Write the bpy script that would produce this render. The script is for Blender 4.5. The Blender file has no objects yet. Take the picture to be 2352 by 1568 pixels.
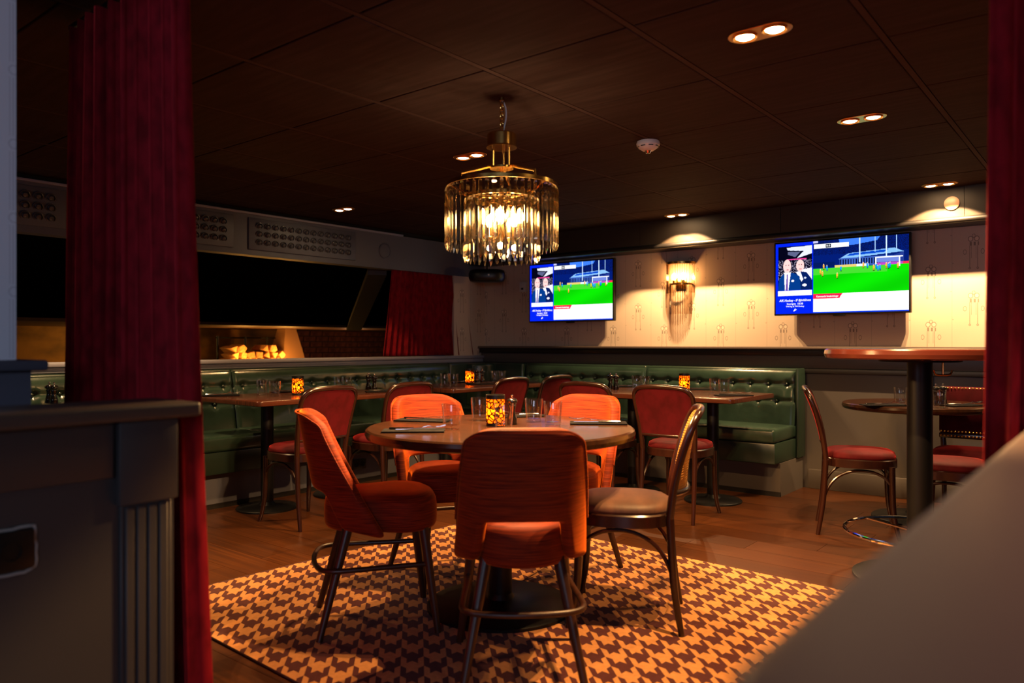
import bpy, bmesh, math, random
import numpy as np
from mathutils import Vector, Matrix
S = bpy.context.scene
COL = S.collection
PI = math.pi
random.seed(7)
R = math.radians
TH = R(39)
CS, SN = math.cos(TH), math.sin(TH)
EYE = 1.135
F = 1750.0
def W2(u, v):                     # metres right of / ahead of the viewpoint -> room X, Y
    return (CS*u - SN*v, SN*u + CS*v)
def at(px, v):
    return W2((px-1176)/F*v, v)
def vz(px, x=None, y=None):       # depth at which the sight line through column px meets a room plane
    r = (px-1176)/F
    return x/(CS*r - SN) if x is not None else y/(SN*r + CS)
# ------------------------------------------------------------------ camera
cd = bpy.data.cameras.new('camera'); cam = bpy.data.objects.new('camera', cd); COL.objects.link(cam)
cam.location = (0, 0, EYE); cam.rotation_euler = (R(90), 0, TH)
cd.sensor_width = 36; cd.lens = F/2352*36; cd.shift_y = 6/2352; cd.clip_start = 0.02
cd.dof.use_dof = True; cd.dof.focus_distance = 4.4; cd.dof.aperture_fstop = 2.0
S.camera = cam
# ------------------------------------------------------------------ world, exposure
w = bpy.data.worlds.new('world'); S.world = w; w.use_nodes = True
w.node_tree.nodes['Background'].inputs[0].default_value = (0.55, 0.65, 1.0, 1)
w.node_tree.nodes['Background'].inputs[1].default_value = 0.012
S.view_settings.view_transform = 'Standard'; S.view_settings.look = 'None'
S.view_settings.exposure = 0.0; S.view_settings.gamma = 1.0
try: S.view_settings.use_curve_mapping = False
except Exception: pass
cy = S.cycles
cy.use_denoising = True
cy.max_bounces = 10; cy.transparent_max_bounces = 40; cy.diffuse_bounces = 4; cy.glossy_bounces = 4; cy.transmission_bounces = 8
cy.sample_clamp_indirect = 4.0
cy.caustics_reflective = False; cy.caustics_refractive = False
WARM = (1.0, 0.60, 0.27); GOLDEN = (1.0, 0.53, 0.19); AMBER = (1.0, 0.44, 0.11); COOL = (0.62, 0.72, 1.0)
def light(kind, loc, power, color, size=0.03, rot=None, spot=None, blend=0.2, sy=None):
    l = bpy.data.lights.new(kind.lower()+'_light', kind); l.energy = power; l.color = color
    if kind == 'AREA':
        l.size = size
        if sy: l.shape = 'RECTANGLE'; l.size_y = sy
    else: l.shadow_soft_size = size
    if spot: l.spot_size = R(spot); l.spot_blend = blend
    o = bpy.data.objects.new(kind.lower()+'_light', l); COL.objects.link(o); o.location = loc
    if rot: o.rotation_euler = rot
    return o
def aim(o, target):
    o.rotation_euler = (Vector(target)-o.location).to_track_quat('-Z', 'Y').to_euler()
# dim daylight from the room behind the viewpoint
a = light('AREA', (1.9, -2.6, 1.9), 58, COOL, 2.2, sy=1.4); aim(a, (-2.2, 1.6, 0.9))
a = light('AREA', (-2.0, -2.4, 1.9), 24, COOL, 1.6, sy=1.2); aim(a, (-2.3, 2.4, 0.5))
CEIL = 2.21
CH = W2(-0.045, 3.33)             # chandelier axis
GX0, GY0, GP = -0.67, 2.26, 0.645
DOWN = [(-0.99, 2.58, 400), (-0.99, 3.87, 120), (-0.99, 5.79, 270), (-2.925, 5.79, 240), (-2.925, 3.23, 300), (-4.86, 3.87, 100), (0.30, 5.77, 110)]
for dx, dy, p in DOWN:
    for k in (-1, 1):
        light('SPOT', (dx+k*0.052, dy, CEIL-0.018), p/2*(1.0 if (dx, k) != (-4.86, 1) else 0.1), WARM if dy > 5 else GOLDEN, 0.010, (0, 0, 0), 110, 0.16)
# lamps further along the two rows of ceiling fittings, above the top of the picture
for dx, dy, p in [(-4.86, 1.9, 150)]:
    light('SPOT', (dx, dy, CEIL-0.04), p, WARM, 0.03, (0, 0, 0), 105, 0.3)
light('SPOT', (0.94, 1.29, CEIL-0.04), 85, (1.0, 0.70, 0.48), 0.03, (0, 0, 0), 112, 0.4)   # unseen lamp added right of the picture to light the partition top
# ------------------------------------------------------------------ helpers
def lin(*c):
    return tuple(((x/255)/12.92 if x/255 <= 0.04045 else ((x/255+0.055)/1.055)**2.4) for x in c) + (1,)
class MB:
    def __init__(s): s.v = []; s.f = []
    def add(s, v, f):
        n = len(s.v); s.v += [tuple(p) for p in v]; s.f += [tuple(i+n for i in q) for q in f]; return s
    def box(s, x0, x1, y0, y1, z0, z1):
        v = [(x, y, z) for z in (z0, z1) for y in (y0, y1) for x in (x0, x1)]
        return s.add(v, [(0, 2, 3, 1), (4, 5, 7, 6), (0, 1, 5, 4), (2, 6, 7, 3), (0, 4, 6, 2), (1, 3, 7, 5)])
    def rings(s, rings, closed=True, caps=True, loop=False):
        n = len(rings[0]); v = [p for r in rings for p in r]; f = []
        m = len(rings)
        for i in range(m if loop else m-1):
            j = (i+1) % m
            for k in range(n if closed else n-1):
                l = (k+1) % n
                f.append((i*n+k, i*n+l, j*n+l, j*n+k))
        if caps and not loop:
            f.append(tuple(reversed(range(n)))); f.append(tuple((m-1)*n+k for k in range(n)))
        return s.add(v, f)
    def lathe(s, prof, n=24, c=(0, 0, 0), caps=True):
        return s.rings([[(c[0]+r*math.cos(2*PI*k/n), c[1]+r*math.sin(2*PI*k/n), c[2]+z) for k in range(n)] for r, z in prof], caps=caps)
    def tube(s, pts, r, n=10, loop=False, smooth=0):
        P = [Vector(p) for p in pts]
        if smooth: P, r = spline(P, r, smooth, loop)
        m = len(P); rr = r if isinstance(r, (list, tuple)) else [r]*m
        rings = []; N = None
        for i in range(m):
            if loop: t = P[(i+1) % m]-P[i-1]
            else: t = P[min(i+1, m-1)]-P[max(i-1, 0)]
            t.normalize()
            if N is None: N = t.orthogonal().normalized()
            else:
                N = (N - t*N.dot(t)); N.normalize()
            B = t.cross(N)
            rings.append([P[i]+(N*math.cos(2*PI*k/n)+B*math.sin(2*PI*k/n))*rr[i] for k in range(n)])
        return s.rings(rings, loop=loop)
    def grid(s, fn, nu, nv):
        v = [fn(i/nu, j/nv) for j in range(nv+1) for i in range(nu+1)]
        return s.add(v, [(j*(nu+1)+i, j*(nu+1)+i+1, (j+1)*(nu+1)+i+1, (j+1)*(nu+1)+i) for j in range(nv) for i in range(nu)])
    def ext(s, out, z0, z1):
        n = len(out); v = [(x, y, z0) for x, y in out]+[(x, y, z1) for x, y in out]
        return s.add(v, [tuple(reversed(range(n))), tuple(range(n, 2*n))]+[(i, (i+1) % n, n+(i+1) % n, n+i) for i in range(n)])
    def xf(s, M):
        s.v = [tuple(M @ Vector(p)) for p in s.v]; return s
    def build(s, name, mat=None, parent=None, bevel=0, seg=2, smooth=True, solid=0, off=0, sub=0, ang=40, top=None):
        me = bpy.data.meshes.new(name); me.from_pydata(s.v, [], s.f)
        if bevel or True:
            bm = bmesh.new(); bm.from_mesh(me)
            bmesh.ops.recalc_face_normals(bm, faces=bm.faces[:]) if not solid else None
            if bevel:
                ed = [e for e in bm.edges if len(e.link_faces) == 2 and e.calc_face_angle(0) > 0.6]
                bmesh.ops.bevel(bm, geom=ed, offset=bevel, segments=seg, profile=0.5, affect='EDGES', clamp_overlap=True)
            bm.to_mesh(me); bm.free()
        o = bpy.data.objects.new(name, me); COL.objects.link(o)
        if solid or sub:
            if solid:
                m = o.modifiers.new('s', 'SOLIDIFY'); m.thickness = solid; m.offset = off
            if sub:
                m = o.modifiers.new('b', 'SUBSURF'); m.levels = sub; m.render_levels = sub
            dg = bpy.context.evaluated_depsgraph_get(); dg.update()
            nm = bpy.data.meshes.new_from_object(o.evaluated_get(dg)); o.modifiers.clear(); o.data = nm; me = nm; me.name = name
        if smooth:
            me.shade_smooth(); me.set_sharp_from_angle(angle=R(ang))
        if mat:
            me.materials.clear(); me.materials.append(mat)
        if parent: o.parent = parent
        return o
def spline(P, r, k, loop=False):
    m = len(P); out = []; ro = []
    rr = r if isinstance(r, (list, tuple)) else [r]*m
    rng = m if loop else m-1
    g = (lambda i: P[i % m]) if loop else (lambda i: P[max(0, min(m-1, i))])
    h = (lambda i: rr[i % m]) if loop else (lambda i: rr[max(0, min(m-1, i))])
    for i in range(rng):
        for q in range(k):
            t = q/k; a, b, c, d = g(i-1), g(i), g(i+1), g(i+2)
            out.append(0.5*((2*b)+(c-a)*t+(2*a-5*b+4*c-d)*t*t+(3*b-a-3*c+d)*t**3)); ro.append(h(i)*(1-t)+h(i+1)*t)
    if not loop: out.append(P[-1]); ro.append(rr[-1])
    return out, ro
def selli(a, b, e, n=32, cx=0, cyy=0):
    o = []
    for k in range(n):
        t = 2*PI*k/n; c, s_ = math.cos(t), math.sin(t)
        o.append((cx+a*math.copysign(abs(c)**(2/e), c), cyy+b*math.copysign(abs(s_)**(2/e), s_)))
    return o
def rect_round(x0, x1, y0, y1, r, n=5):
    o = []
    for cx, cyy, a0 in ((x1-r, y1-r, 0), (x0+r, y1-r, 90), (x0+r, y0+r, 180), (x1-r, y0+r, 270)):
        for k in range(n+1):
            t = R(a0+90*k/n); o.append((cx+r*math.cos(t), cyy+r*math.sin(t)))
    return o
def E(name, loc=(0, 0, 0), rz=0):
    o = bpy.data.objects.new(name, None); COL.objects.link(o); o.location = loc; o.rotation_euler = (0, 0, rz); o.empty_display_size = 0.05
    return o
def tag(o, label=None, cat=None, group=None, kind=None):
    if label: o['label'] = label
    if cat: o['category'] = cat
    if group: o['group'] = group
    if kind: o['kind'] = kind
    return o
def st(o, label=None):
    o['kind'] = 'structure'
    if label: o['label'] = label
    return o
def copy_tree(o, parent=None):
    c = o.copy(); COL.objects.link(c)
    if parent: c.parent = parent
    for ch in list(o.children): copy_tree(ch, c)
    return c
USED = set()
def inst(proto, loc, rz=0, label=None, group=None):
    o = proto if proto.name not in USED else copy_tree(proto)
    USED.add(proto.name)
    o.location = loc; o.rotation_euler = (0, 0, rz)
    if label: o['label'] = label
    if group: o['group'] = group
    return o
# ------------------------------------------------------------------ shader maths
class X:
    def __init__(s, nt, sock): s.nt = nt; s.s = sock
    def _m(s, op, b=None, c=None):
        n = s.nt.nodes.new('ShaderNodeMath'); n.operation = op
        for i, q in enumerate((s, b, c)):
            if q is None: continue
            if isinstance(q, X): s.nt.links.new(q.s, n.inputs[i])
            else: n.inputs[i].default_value = q
        return X(s.nt, n.outputs[0])
    def __add__(s, o): return s._m('ADD', o)
    __radd__ = __add__
    def __sub__(s, o): return s._m('SUBTRACT', o)
    def __mul__(s, o): return s._m('MULTIPLY', o)
    __rmul__ = __mul__
    def __truediv__(s, o): return s._m('DIVIDE', o)
    def lt(s, o): return s._m('LESS_THAN', o)
    def gt(s, o): return s._m('GREATER_THAN', o)
    def fr(s): return s._m('FRACT')
    def fl(s): return s._m('FLOOR')
    def ab(s): return s._m('ABSOLUTE')
    def mx(s, o): return s._m('MAXIMUM', o)
    def mn(s, o): return s._m('MINIMUM', o)
    def sq(s): return s._m('SQRT')
    def sin(s): return s._m('SINE')
    def pw(s, o): return s._m('POWER', o)
def near(e, c, w): return (e-c).ab().lt(w)
def ring(x, y, cx, cyy, rx, ry, w):
    a = (x-cx)/rx; b = (y-cyy)/ry
    return ((a*a+b*b).sq()-1.0).ab().lt(w)
def mat(name, col, rough=0.5, metal=0.0, spec=0.5, sheen=0, sheen_tint=None, coat=0, bump=None, noise=None, emit=None, es=0, coord='Object'):
    m = bpy.data.materials.new(name); m.use_nodes = True; nt = m.node_tree; b = nt.nodes['Principled BSDF']
    b.inputs['Base Color'].default_value = col; b.inputs['Roughness'].default_value = rough; b.inputs['Metallic'].default_value = metal
    b.inputs['Specular IOR Level'].default_value = spec
    if sheen:
        b.inputs['Sheen Weight'].default_value = sheen; b.inputs['Sheen Roughness'].default_value = 0.35
        b.inputs['Sheen Tint'].default_value = sheen_tint or (1, 1, 1, 1)
    if coat: b.inputs['Coat Weight'].default_value = coat; b.inputs['Coat Roughness'].default_value = 0.15
    if emit: b.inputs['Emission Color'].default_value = emit; b.inputs['Emission Strength'].default_value = es
    tc = nt.nodes.new('ShaderNodeTexCoord')
    if noise:                                # (scale xyz, detail, second colour, lo, hi)
        mp = nt.nodes.new('ShaderNodeMapping'); mp.inputs['Scale'].default_value = noise[0]
        nt.links.new(tc.outputs[coord], mp.inputs[0])
        n = nt.nodes.new('ShaderNodeTexNoise'); n.inputs['Scale'].default_value = 1; n.inputs['Detail'].default_value = noise[1]
        nt.links.new(mp.outputs[0], n.inputs['Vector'])
        r = nt.nodes.new('ShaderNodeValToRGB'); r.color_ramp.elements[0].position = noise[3]; r.color_ramp.elements[1].position = noise[4]
        r.color_ramp.elements[0].color = col; r.color_ramp.elements[1].color = noise[2]
        nt.links.new(n.outputs[0], r.inputs[0]); nt.links.new(r.outputs[0], b.inputs['Base Color'])
    if bump:                                 # (scale xyz, strength, distance)
        mp = nt.nodes.new('ShaderNodeMapping'); mp.inputs['Scale'].default_value = bump[0]
        nt.links.new(tc.outputs[coord], mp.inputs[0])
        n = nt.nodes.new('ShaderNodeTexNoise'); n.inputs['Scale'].default_value = 1; n.inputs['Detail'].default_value = 3
        nt.links.new(mp.outputs[0], n.inputs['Vector'])
        bp = nt.nodes.new('ShaderNodeBump'); bp.inputs['Strength'].default_value = bump[1]; bp.inputs['Distance'].default_value = bump[2]
        nt.links.new(n.outputs[0], bp.inputs['Height']); nt.links.new(bp.outputs[0], b.inputs['Normal'])
    return m
def coords(m, name='Object'):
    nt = m.node_tree; tc = nt.nodes.new('ShaderNodeTexCoord'); sp = nt.nodes.new('ShaderNodeSeparateXYZ')
    nt.links.new(tc.outputs[name], sp.inputs[0])
    return [X(nt, sp.outputs[i]) for i in range(3)]
def mixcol(m, fac, a, b, target=None):
    nt = m.node_tree; n = nt.nodes.new('ShaderNodeMix'); n.data_type = 'RGBA'
    nt.links.new(fac.s, n.inputs[0])
    for i, c in ((6, a), (7, b)):
        if isinstance(c, tuple): n.inputs[i].default_value = c
        else: nt.links.new(c, n.inputs[i])
    nt.links.new(n.outputs[2], target or nt.nodes['Principled BSDF'].inputs['Base Color'])
    return n.outputs[2]
def thin_glass(name, tint=(0.96, 0.97, 0.98, 1), refl=1.0, rough=0.0, blend=0.35):
    m = bpy.data.materials.new(name); m.use_nodes = True; nt = m.node_tree; nt.nodes.clear()
    o = nt.nodes.new('ShaderNodeOutputMaterial'); mx = nt.nodes.new('ShaderNodeMixShader')
    t = nt.nodes.new('ShaderNodeBsdfTransparent'); t.inputs[0].default_value = tint
    g = nt.nodes.new('ShaderNodeBsdfGlossy'); g.inputs['Roughness'].default_value = rough; g.inputs['Color'].default_value = (refl, refl, refl, 1)
    lw = nt.nodes.new('ShaderNodeLayerWeight'); lw.inputs[0].default_value = blend
    lw.inputs[0].default_value = 0.5
    fac = X(nt, lw.outputs['Facing']).pw(3.2)*0.85+blend*0.12
    nt.links.new(fac.s, mx.inputs[0])
    nt.links.new(t.outputs[0], mx.inputs[1]); nt.links.new(g.outputs[0], mx.inputs[2]); nt.links.new(mx.outputs[0], o.inputs[0])
    return m
def glow(name, col, strength, see=0.0):
    m = bpy.data.materials.new(name); m.use_nodes = True; nt = m.node_tree; nt.nodes.clear()
    o = nt.nodes.new('ShaderNodeOutputMaterial'); e = nt.nodes.new('ShaderNodeEmission')
    e.inputs[0].default_value = col; e.inputs[1].default_value = strength
    if see:
        t = nt.nodes.new('ShaderNodeBsdfTransparent'); t.inputs[0].default_value = (see, see, see, 1)
        ad = nt.nodes.new('ShaderNodeAddShader'); nt.links.new(e.outputs[0], ad.inputs[0]); nt.links.new(t.outputs[0], ad.inputs[1]); nt.links.new(ad.outputs[0], o.inputs[0])
    else: nt.links.new(e.outputs[0], o.inputs[0])
    return m
# ------------------------------------------------------------------ materials
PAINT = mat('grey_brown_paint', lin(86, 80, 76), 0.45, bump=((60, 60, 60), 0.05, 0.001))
PAINTD = mat('grey_paint', lin(88, 90, 102), 0.5)
BLACKP = mat('black_paint', lin(22, 20, 20), 0.4)
LEDGE = mat('grey_ledge_paint', lin(150, 150, 164), 0.45)
CAPSHADE = mat('cap_paint_shaded', lin(66, 58, 54), 0.5)  # same cap paint, darkened to imitate shade on the near left
PAINTSHADE = mat('shaded_grey_paint', lin(56, 54, 55), 0.5, bump=((60, 60, 60), 0.05, 0.001))  # wainscot paint darkened to imitate shade on the near left partition
CAPLIT = mat('cap_paint_lit', lin(112, 86, 80), 0.45)  # same cap paint, lightened to imitate lamplight on the right partition
CAPM = mat('brown_grey_cap_paint', lin(98, 84, 76), 0.55)
SOFF = mat('dark_soffit_paint', lin(48, 38, 28), 0.6)
CEILM = mat('dark_ceiling_tile', lin(56, 43, 41), 0.75, spec=0.02, noise=((3, 30, 1), 3, lin(66, 51, 49), 0.35, 0.7), bump=((90, 90, 90), 0.08, 0.001))
TEEM = mat('dark_tee', lin(72, 57, 55), 0.75, spec=0.02)
VOIDM = mat('black_void', lin(8, 7, 7), 0.9)
VELV = mat('red_velvet', lin(78, 11, 20), 0.75, spec=0.15, sheen=0.4, sheen_tint=lin(230, 60, 60), noise=((14, 14, 9), 5, lin(62, 7, 12), 0.42, 0.62))
RUST = mat('rust_velvet', lin(122, 44, 17), 0.7, spec=0.12, sheen=0.8, sheen_tint=lin(255, 125, 40), noise=((9, 9, 240), 6, lin(66, 19, 12), 0.36, 0.70))
CURT = mat('curtain_velvet', lin(132, 18, 30), 0.8, spec=0.1, sheen=1.0, sheen_tint=lin(225, 60, 65), noise=((30, 30, 14), 6, lin(102, 11, 21), 0.4, 0.65))
GREEN = mat('green_leather', lin(44, 64, 53), 0.27, spec=0.5, coat=0.25, noise=((5, 5, 5), 3, lin(32, 48, 40), 0.4, 0.7), bump=((26, 26, 26), 0.25, 0.004))
GREEND = mat('green_leather_plain', lin(34, 50, 41), 0.33, spec=0.5, bump=((20, 20, 20), 0.2, 0.003))
WOODD = mat('dark_bentwood', lin(42, 18, 12), 0.26, coat=0.3, noise=((20, 20, 3), 3, lin(28, 12, 9), 0.4, 0.7))
LEGW = mat('brown_leg_wood', lin(56, 30, 18), 0.38, noise=((30, 30, 3), 3, lin(38, 20, 13), 0.4, 0.7))
TOPW = mat('table_top_wood', lin(78, 40, 26), 0.22, coat=0.15, noise=((4, 60, 4), 5, lin(54, 27, 18), 0.35, 0.7), bump=((8, 120, 8), 0.12, 0.001))
TOPR = mat('round_table_top_laminate', lin(52, 30, 18), 0.2, spec=0.25, noise=((3, 50, 3), 5, lin(37, 22, 14), 0.35, 0.7), bump=((8, 120, 8), 0.1, 0.001))
BARTOP = mat('polished_bar_top', lin(88, 40, 32), 0.2, coat=0.5)
IRON = mat('black_iron', lin(16, 17, 20), 0.4, metal=0.4)
BRASS = mat('brass', (0.78, 0.47, 0.13, 1), 0.22, metal=1)
GOLD = mat('gold_trim', (0.85, 0.45, 0.14, 1), 0.3, metal=1)
STEEL = mat('steel', (0.75, 0.75, 0.78, 1), 0.16, metal=1)
CHROME = mat('chrome', (0.85, 0.85, 0.85, 1), 0.06, metal=1)
MILLB = mat('black_lacquer', lin(14, 12, 12), 0.16, coat=0.6)
TRAYM = mat('dark_linen', lin(15, 15, 19), 0.8, spec=0.08, bump=((300, 300, 300), 0.2, 0.001))
PLASTK = mat('black_plastic', lin(15, 15, 16), 0.35)
WHITEP = mat('white_plastic', lin(222, 220, 216), 0.4)
BEIGE = mat('beige_brown_seat', lin(92, 60, 44), 0.6, sheen=0.3, noise=((8, 20, 8), 4, lin(66, 42, 32), 0.35, 0.7))
GLASS = thin_glass('drinking_glass', (0.93, 0.94, 0.95, 1), 1.0, 0.0, 0.5)
CRYS = thin_glass('crystal', (0.98, 0.92, 0.80, 1), 1.0, 0.02, 1.2)
nt = CRYS.node_tree; gl = nt.nodes.new('ShaderNodeBsdfGlass'); gl.inputs['Color'].default_value = (1.0, 0.93, 0.80, 1); gl.inputs['IOR'].default_value = 1.5
mg = nt.nodes.new('ShaderNodeMixShader'); mg.inputs[0].default_value = 0.55; og = [n for n in nt.nodes if n.type == 'OUTPUT_MATERIAL'][0]
nt.links.new(og.inputs[0].links[0].from_socket, mg.inputs[1]); nt.links.new(gl.outputs[0], mg.inputs[2]); nt.links.new(mg.outputs[0], og.inputs[0])
BULB = glow('lamp_glow', (1.0, 0.72, 0.38, 1), 26, 1.0)
SPOTG = glow('spot_lamp_glow', (1.0, 0.66, 0.34, 1), 130)
TAPE = mat('curtain_tape', lin(150, 140, 145), 0.7)
# rug: houndstooth
RUG = mat('houndstooth_wool', lin(150, 112, 84), 0.95, spec=0.05, sheen=0.15)
rx, ry, rz_ = coords(RUG)
nt = RUG.node_tree
a0 = ((rx-0.134)/0.123+40.0).fr(); b0 = ((ry-0.527)/0.108+40.0).fr()
ax_ = a0.lt(0.5); bx_ = b0.lt(0.5)
sg = ((a0+b0)*2.0).fr().lt(0.5)
light_ = ax_*bx_+(ax_*-1.0+1.0)*bx_*sg+ax_*(bx_*-1.0+1.0)*(sg*-1.0+1.0)
dark = light_*-1.0+1.0
na = nt.nodes.new('ShaderNodeTexNoise'); na.inputs['Scale'].default_value = 60; na.inputs['Detail'].default_value = 4
tcn = nt.nodes.new('ShaderNodeTexCoord'); nt.links.new(tcn.outputs['Object'], na.inputs['Vector'])
c1 = mixcol(RUG, dark, lin(196, 138, 84), lin(82, 44, 42))
mm = nt.nodes.new('ShaderNodeMix'); mm.data_type = 'RGBA'; mm.blend_type = 'MULTIPLY'; mm.inputs[0].default_value = 0.45
nt.links.new(c1, mm.inputs[6]); nt.links.new(na.outputs[0], mm.inputs[7]); 
nt.links.new(mm.outputs[2], nt.nodes['Principled BSDF'].inputs['Base Color'])
bpn = nt.nodes.new('ShaderNodeBump'); bpn.inputs['Strength'].default_value = 0.4; bpn.inputs['Distance'].default_value = 0.003
nb = nt.nodes.new('ShaderNodeTexNoise'); nb.inputs['Scale'].default_value = 350; nt.links.new(tcn.outputs['Object'], nb.inputs['Vector'])
nt.links.new(nb.outputs[0], bpn.inputs['Height']); nt.links.new(bpn.outputs[0], nt.nodes['Principled BSDF'].inputs['Normal'])
# wallpaper (back wall)
def paper(name, axis):
    m = mat(name, lin(200, 178, 156), 0.75, spec=0.1)
    q = coords(m); x = q[axis]; z = q[2]
    co = (x+4.86)/0.2675+0.5+40.0
    ci = co.fl(); fx = (co-ci-0.5)*0.2675
    odd = (ci*0.5).fr()*2.0
    t = (z*-1.0+1.31+odd*0.2+4.0)/0.40
    h = t.fr()*0.40
    ax = fx.ab()
    ln = ring(ax, h, 0.019, 0.034, 0.014, 0.017, 0.16)
    ln = ln.mx(ring(fx, h, 0.0, 0.013, 0.009, 0.013, 0.18))
    ln = ln.mx(ring(ax, h, 0.054, 0.125, 0.010, 0.016, 0.14))
    band = h.gt(0.056)*h.lt(0.082)*ax.lt(0.032)
    hatch = (fx*260.0).sin().gt(0.0)
    ln = ln.mx(band*hatch)
    col = near(ax, 0.024, 0.0018).mx(near(ax, 0.014, 0.0012)*h.lt(0.17))*h.gt(0.082)*h.lt(0.235)
    ln = ln.mx(col).mx(ring(ax, h, 0.024, 0.24, 0.005, 0.006, 0.4))
    ln = ln.mx(near(ax, 0.1325, 0.0012)*0.3).mx(near(ax, 0.131, 0.008)*near(h, 0.2, 0.004)*0.5)
    lig = ((ax-0.019)*(ax-0.019)/0.0002+(h-0.034)*(h-0.034)/0.0003).lt(1.0)
    a = mixcol(m, lig*0.7, lin(210, 190, 170), lin(232, 214, 192))
    mixcol(m, ln*0.75, a, lin(112, 98, 90))
    return m
PAPER = paper('patterned_wallpaper', 0); PAPERL = paper('patterned_wallpaper_side', 1)
# near-left wallpaper: chain of paired lines
PAPN = mat('near_wallpaper', lin(170, 172, 180), 0.7, spec=0.2)
q = coords(PAPN); yy = ((q[1]+10.0)/0.10).fr()*0.10-0.05; zz = ((q[2])/0.196).fr()*0.196-0.098
l = near(yy.ab(), 0.012, 0.0016)*zz.ab().gt(0.02); l = l.mx(near(yy.ab(), 0.020, 0.0012)*zz.ab().gt(0.02))
l = l.mx(ring(yy.ab(), zz, 0.010, 0.0, 0.012, 0.012, 0.16))
mixcol(PAPN, l*0.5, lin(226, 228, 236), lin(176, 176, 186))
# floor planks
PLANK = mat('oak_vinyl_plank', lin(78, 42, 16), 0.31, noise=((1.2, 70, 1), 5, lin(50, 25, 12), 0.3, 0.75), bump=((2, 140, 2), 0.12, 0.001))
nt = PLANK.node_tree; oi = nt.nodes.new('ShaderNodeObjectInfo'); hs = nt.nodes.new('ShaderNodeHueSaturation')
rmp = nt.nodes.new('ShaderNodeMapRange'); rmp.inputs[3].default_value = 0.78; rmp.inputs[4].default_value = 1.15
nt.links.new(oi.outputs['Random'], rmp.inputs[0]); nt.links.new(rmp.outputs[0], hs.inputs['Value'])
b = nt.nodes['Principled BSDF']; src = b.inputs['Base Color'].links[0].from_socket
nt.links.new(src, hs.inputs['Color']); nt.links.new(hs.outputs[0], b.inputs['Base Color'])
# amber lantern glass with dark lattice print
LANT = bpy.data.materials.new('amber_lantern_glass'); LANT.use_nodes = True
nt = LANT.node_tree; nt.nodes.clear()
out = nt.nodes.new('ShaderNodeOutputMaterial'); tr = nt.nodes.new('ShaderNodeBsdfTranslucent'); tr.inputs[0].default_value = (1.0, 0.36, 0.05, 1)
tp = nt.nodes.new('ShaderNodeBsdfTransparent'); tp.inputs[0].default_value = (1.0, 0.42, 0.08, 1)
m1 = nt.nodes.new('ShaderNodeMixShader'); m1.inputs[0].default_value = 0.38
nt.links.new(tr.outputs[0], m1.inputs[1]); nt.links.new(tp.outputs[0], m1.inputs[2])
em = nt.nodes.new('ShaderNodeEmission'); em.inputs[0].default_value = (1.0, 0.20, 0.015, 1); em.inputs[1].default_value = 0.10
ad = nt.nodes.new('ShaderNodeAddShader'); nt.links.new(m1.outputs[0], ad.inputs[0]); nt.links.new(em.outputs[0], ad.inputs[1])
bk = nt.nodes.new('ShaderNodeBsdfDiffuse'); bk.inputs[0].default_value = (0.01, 0.006, 0.004, 1)
vo = nt.nodes.new('ShaderNodeTexVoronoi'); vo.feature = 'DISTANCE_TO_EDGE'; vo.inputs['Scale'].default_value = 50
tc = nt.nodes.new('ShaderNodeTexCoord'); nt.links.new(tc.outputs['Object'], vo.inputs['Vector'])
d = X(nt, vo.outputs['Distance']).lt(0.10)
m2 = nt.nodes.new('ShaderNodeMixShader'); nt.links.new(d.s, m2.inputs[0]); nt.links.new(ad.outputs[0], m2.inputs[1]); nt.links.new(bk.outputs[0], m2.inputs[2])
nt.links.new(m2.outputs[0], out.inputs[0])
FLAME = glow('candle_flame', (1.0, 0.62, 0.16, 1), 60, 1.0)
WAX = mat('candle_wax', lin(230, 200, 150), 0.5)
# cane webbing: yellow strands with holes
CANE = mat('cane_webbing', lin(160, 116, 48), 0.5)
nt = CANE.node_tree; q = coords(CANE)
hx = (q[0]*95.0).fr()-0.5; hz = (q[2]*95.0).fr()-0.5
hole = (hx*hx+hz*hz).lt(0.10)
mx = nt.nodes.new('ShaderNodeMixShader'); t = nt.nodes.new('ShaderNodeBsdfTransparent'); oo = nt.nodes['Material Output']
nt.links.new(hole.s, mx.inputs[0]); nt.links.new(nt.nodes['Principled BSDF'].outputs[0], mx.inputs[1]); nt.links.new(t.outputs[0], mx.inputs[2]); nt.links.new(mx.outputs[0], oo.inputs[0])
BRICKM = mat('brown_brick', lin(120, 66, 44), 0.9, noise=((14, 14, 14), 4, lin(84, 42, 30), 0.35, 0.7))
MORTM = mat('dark_mortar', lin(70, 54, 44), 0.95)
OCHRE = mat('ochre_plaster', lin(168, 118, 52), 0.85, noise=((2, 2, 3), 5, lin(86, 64, 36), 0.4, 0.65))
LOGM = mat('split_log', lin(214, 160, 92), 0.8, noise=((30, 30, 30), 4, lin(170, 112, 60), 0.4, 0.7))
TANM = mat('tan_plaster', lin(166, 122, 84), 0.85)
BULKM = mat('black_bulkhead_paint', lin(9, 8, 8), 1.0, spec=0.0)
# ================================================================== STRUCTURE
XL, YB = -5.40, 6.20
# floor
fl = MB().box(-10.5, 3.0, -3.2, 9.5, -0.12, -0.012).build('floor', VOIDM); st(fl, 'warm brown wood plank floor')
random.seed(3)
for r_ in range(36):
    y0 = -0.9+r_*0.2
    x = -5.38-random.random()*1.1
    while x < 1.4:
        x1 = x+1.25; a0 = max(x, -5.38); a1 = min(x1, 1.4)
        if a1-a0 > 0.05 and min(y0+0.2, YB-0.005) > y0+0.02:
            p = MB().box(a0+0.001, a1-0.001, y0+0.001, min(y0+0.199, YB-0.005), -0.012, 0.0).build('plank', PLANK, fl, smooth=False)
        x = x1
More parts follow.
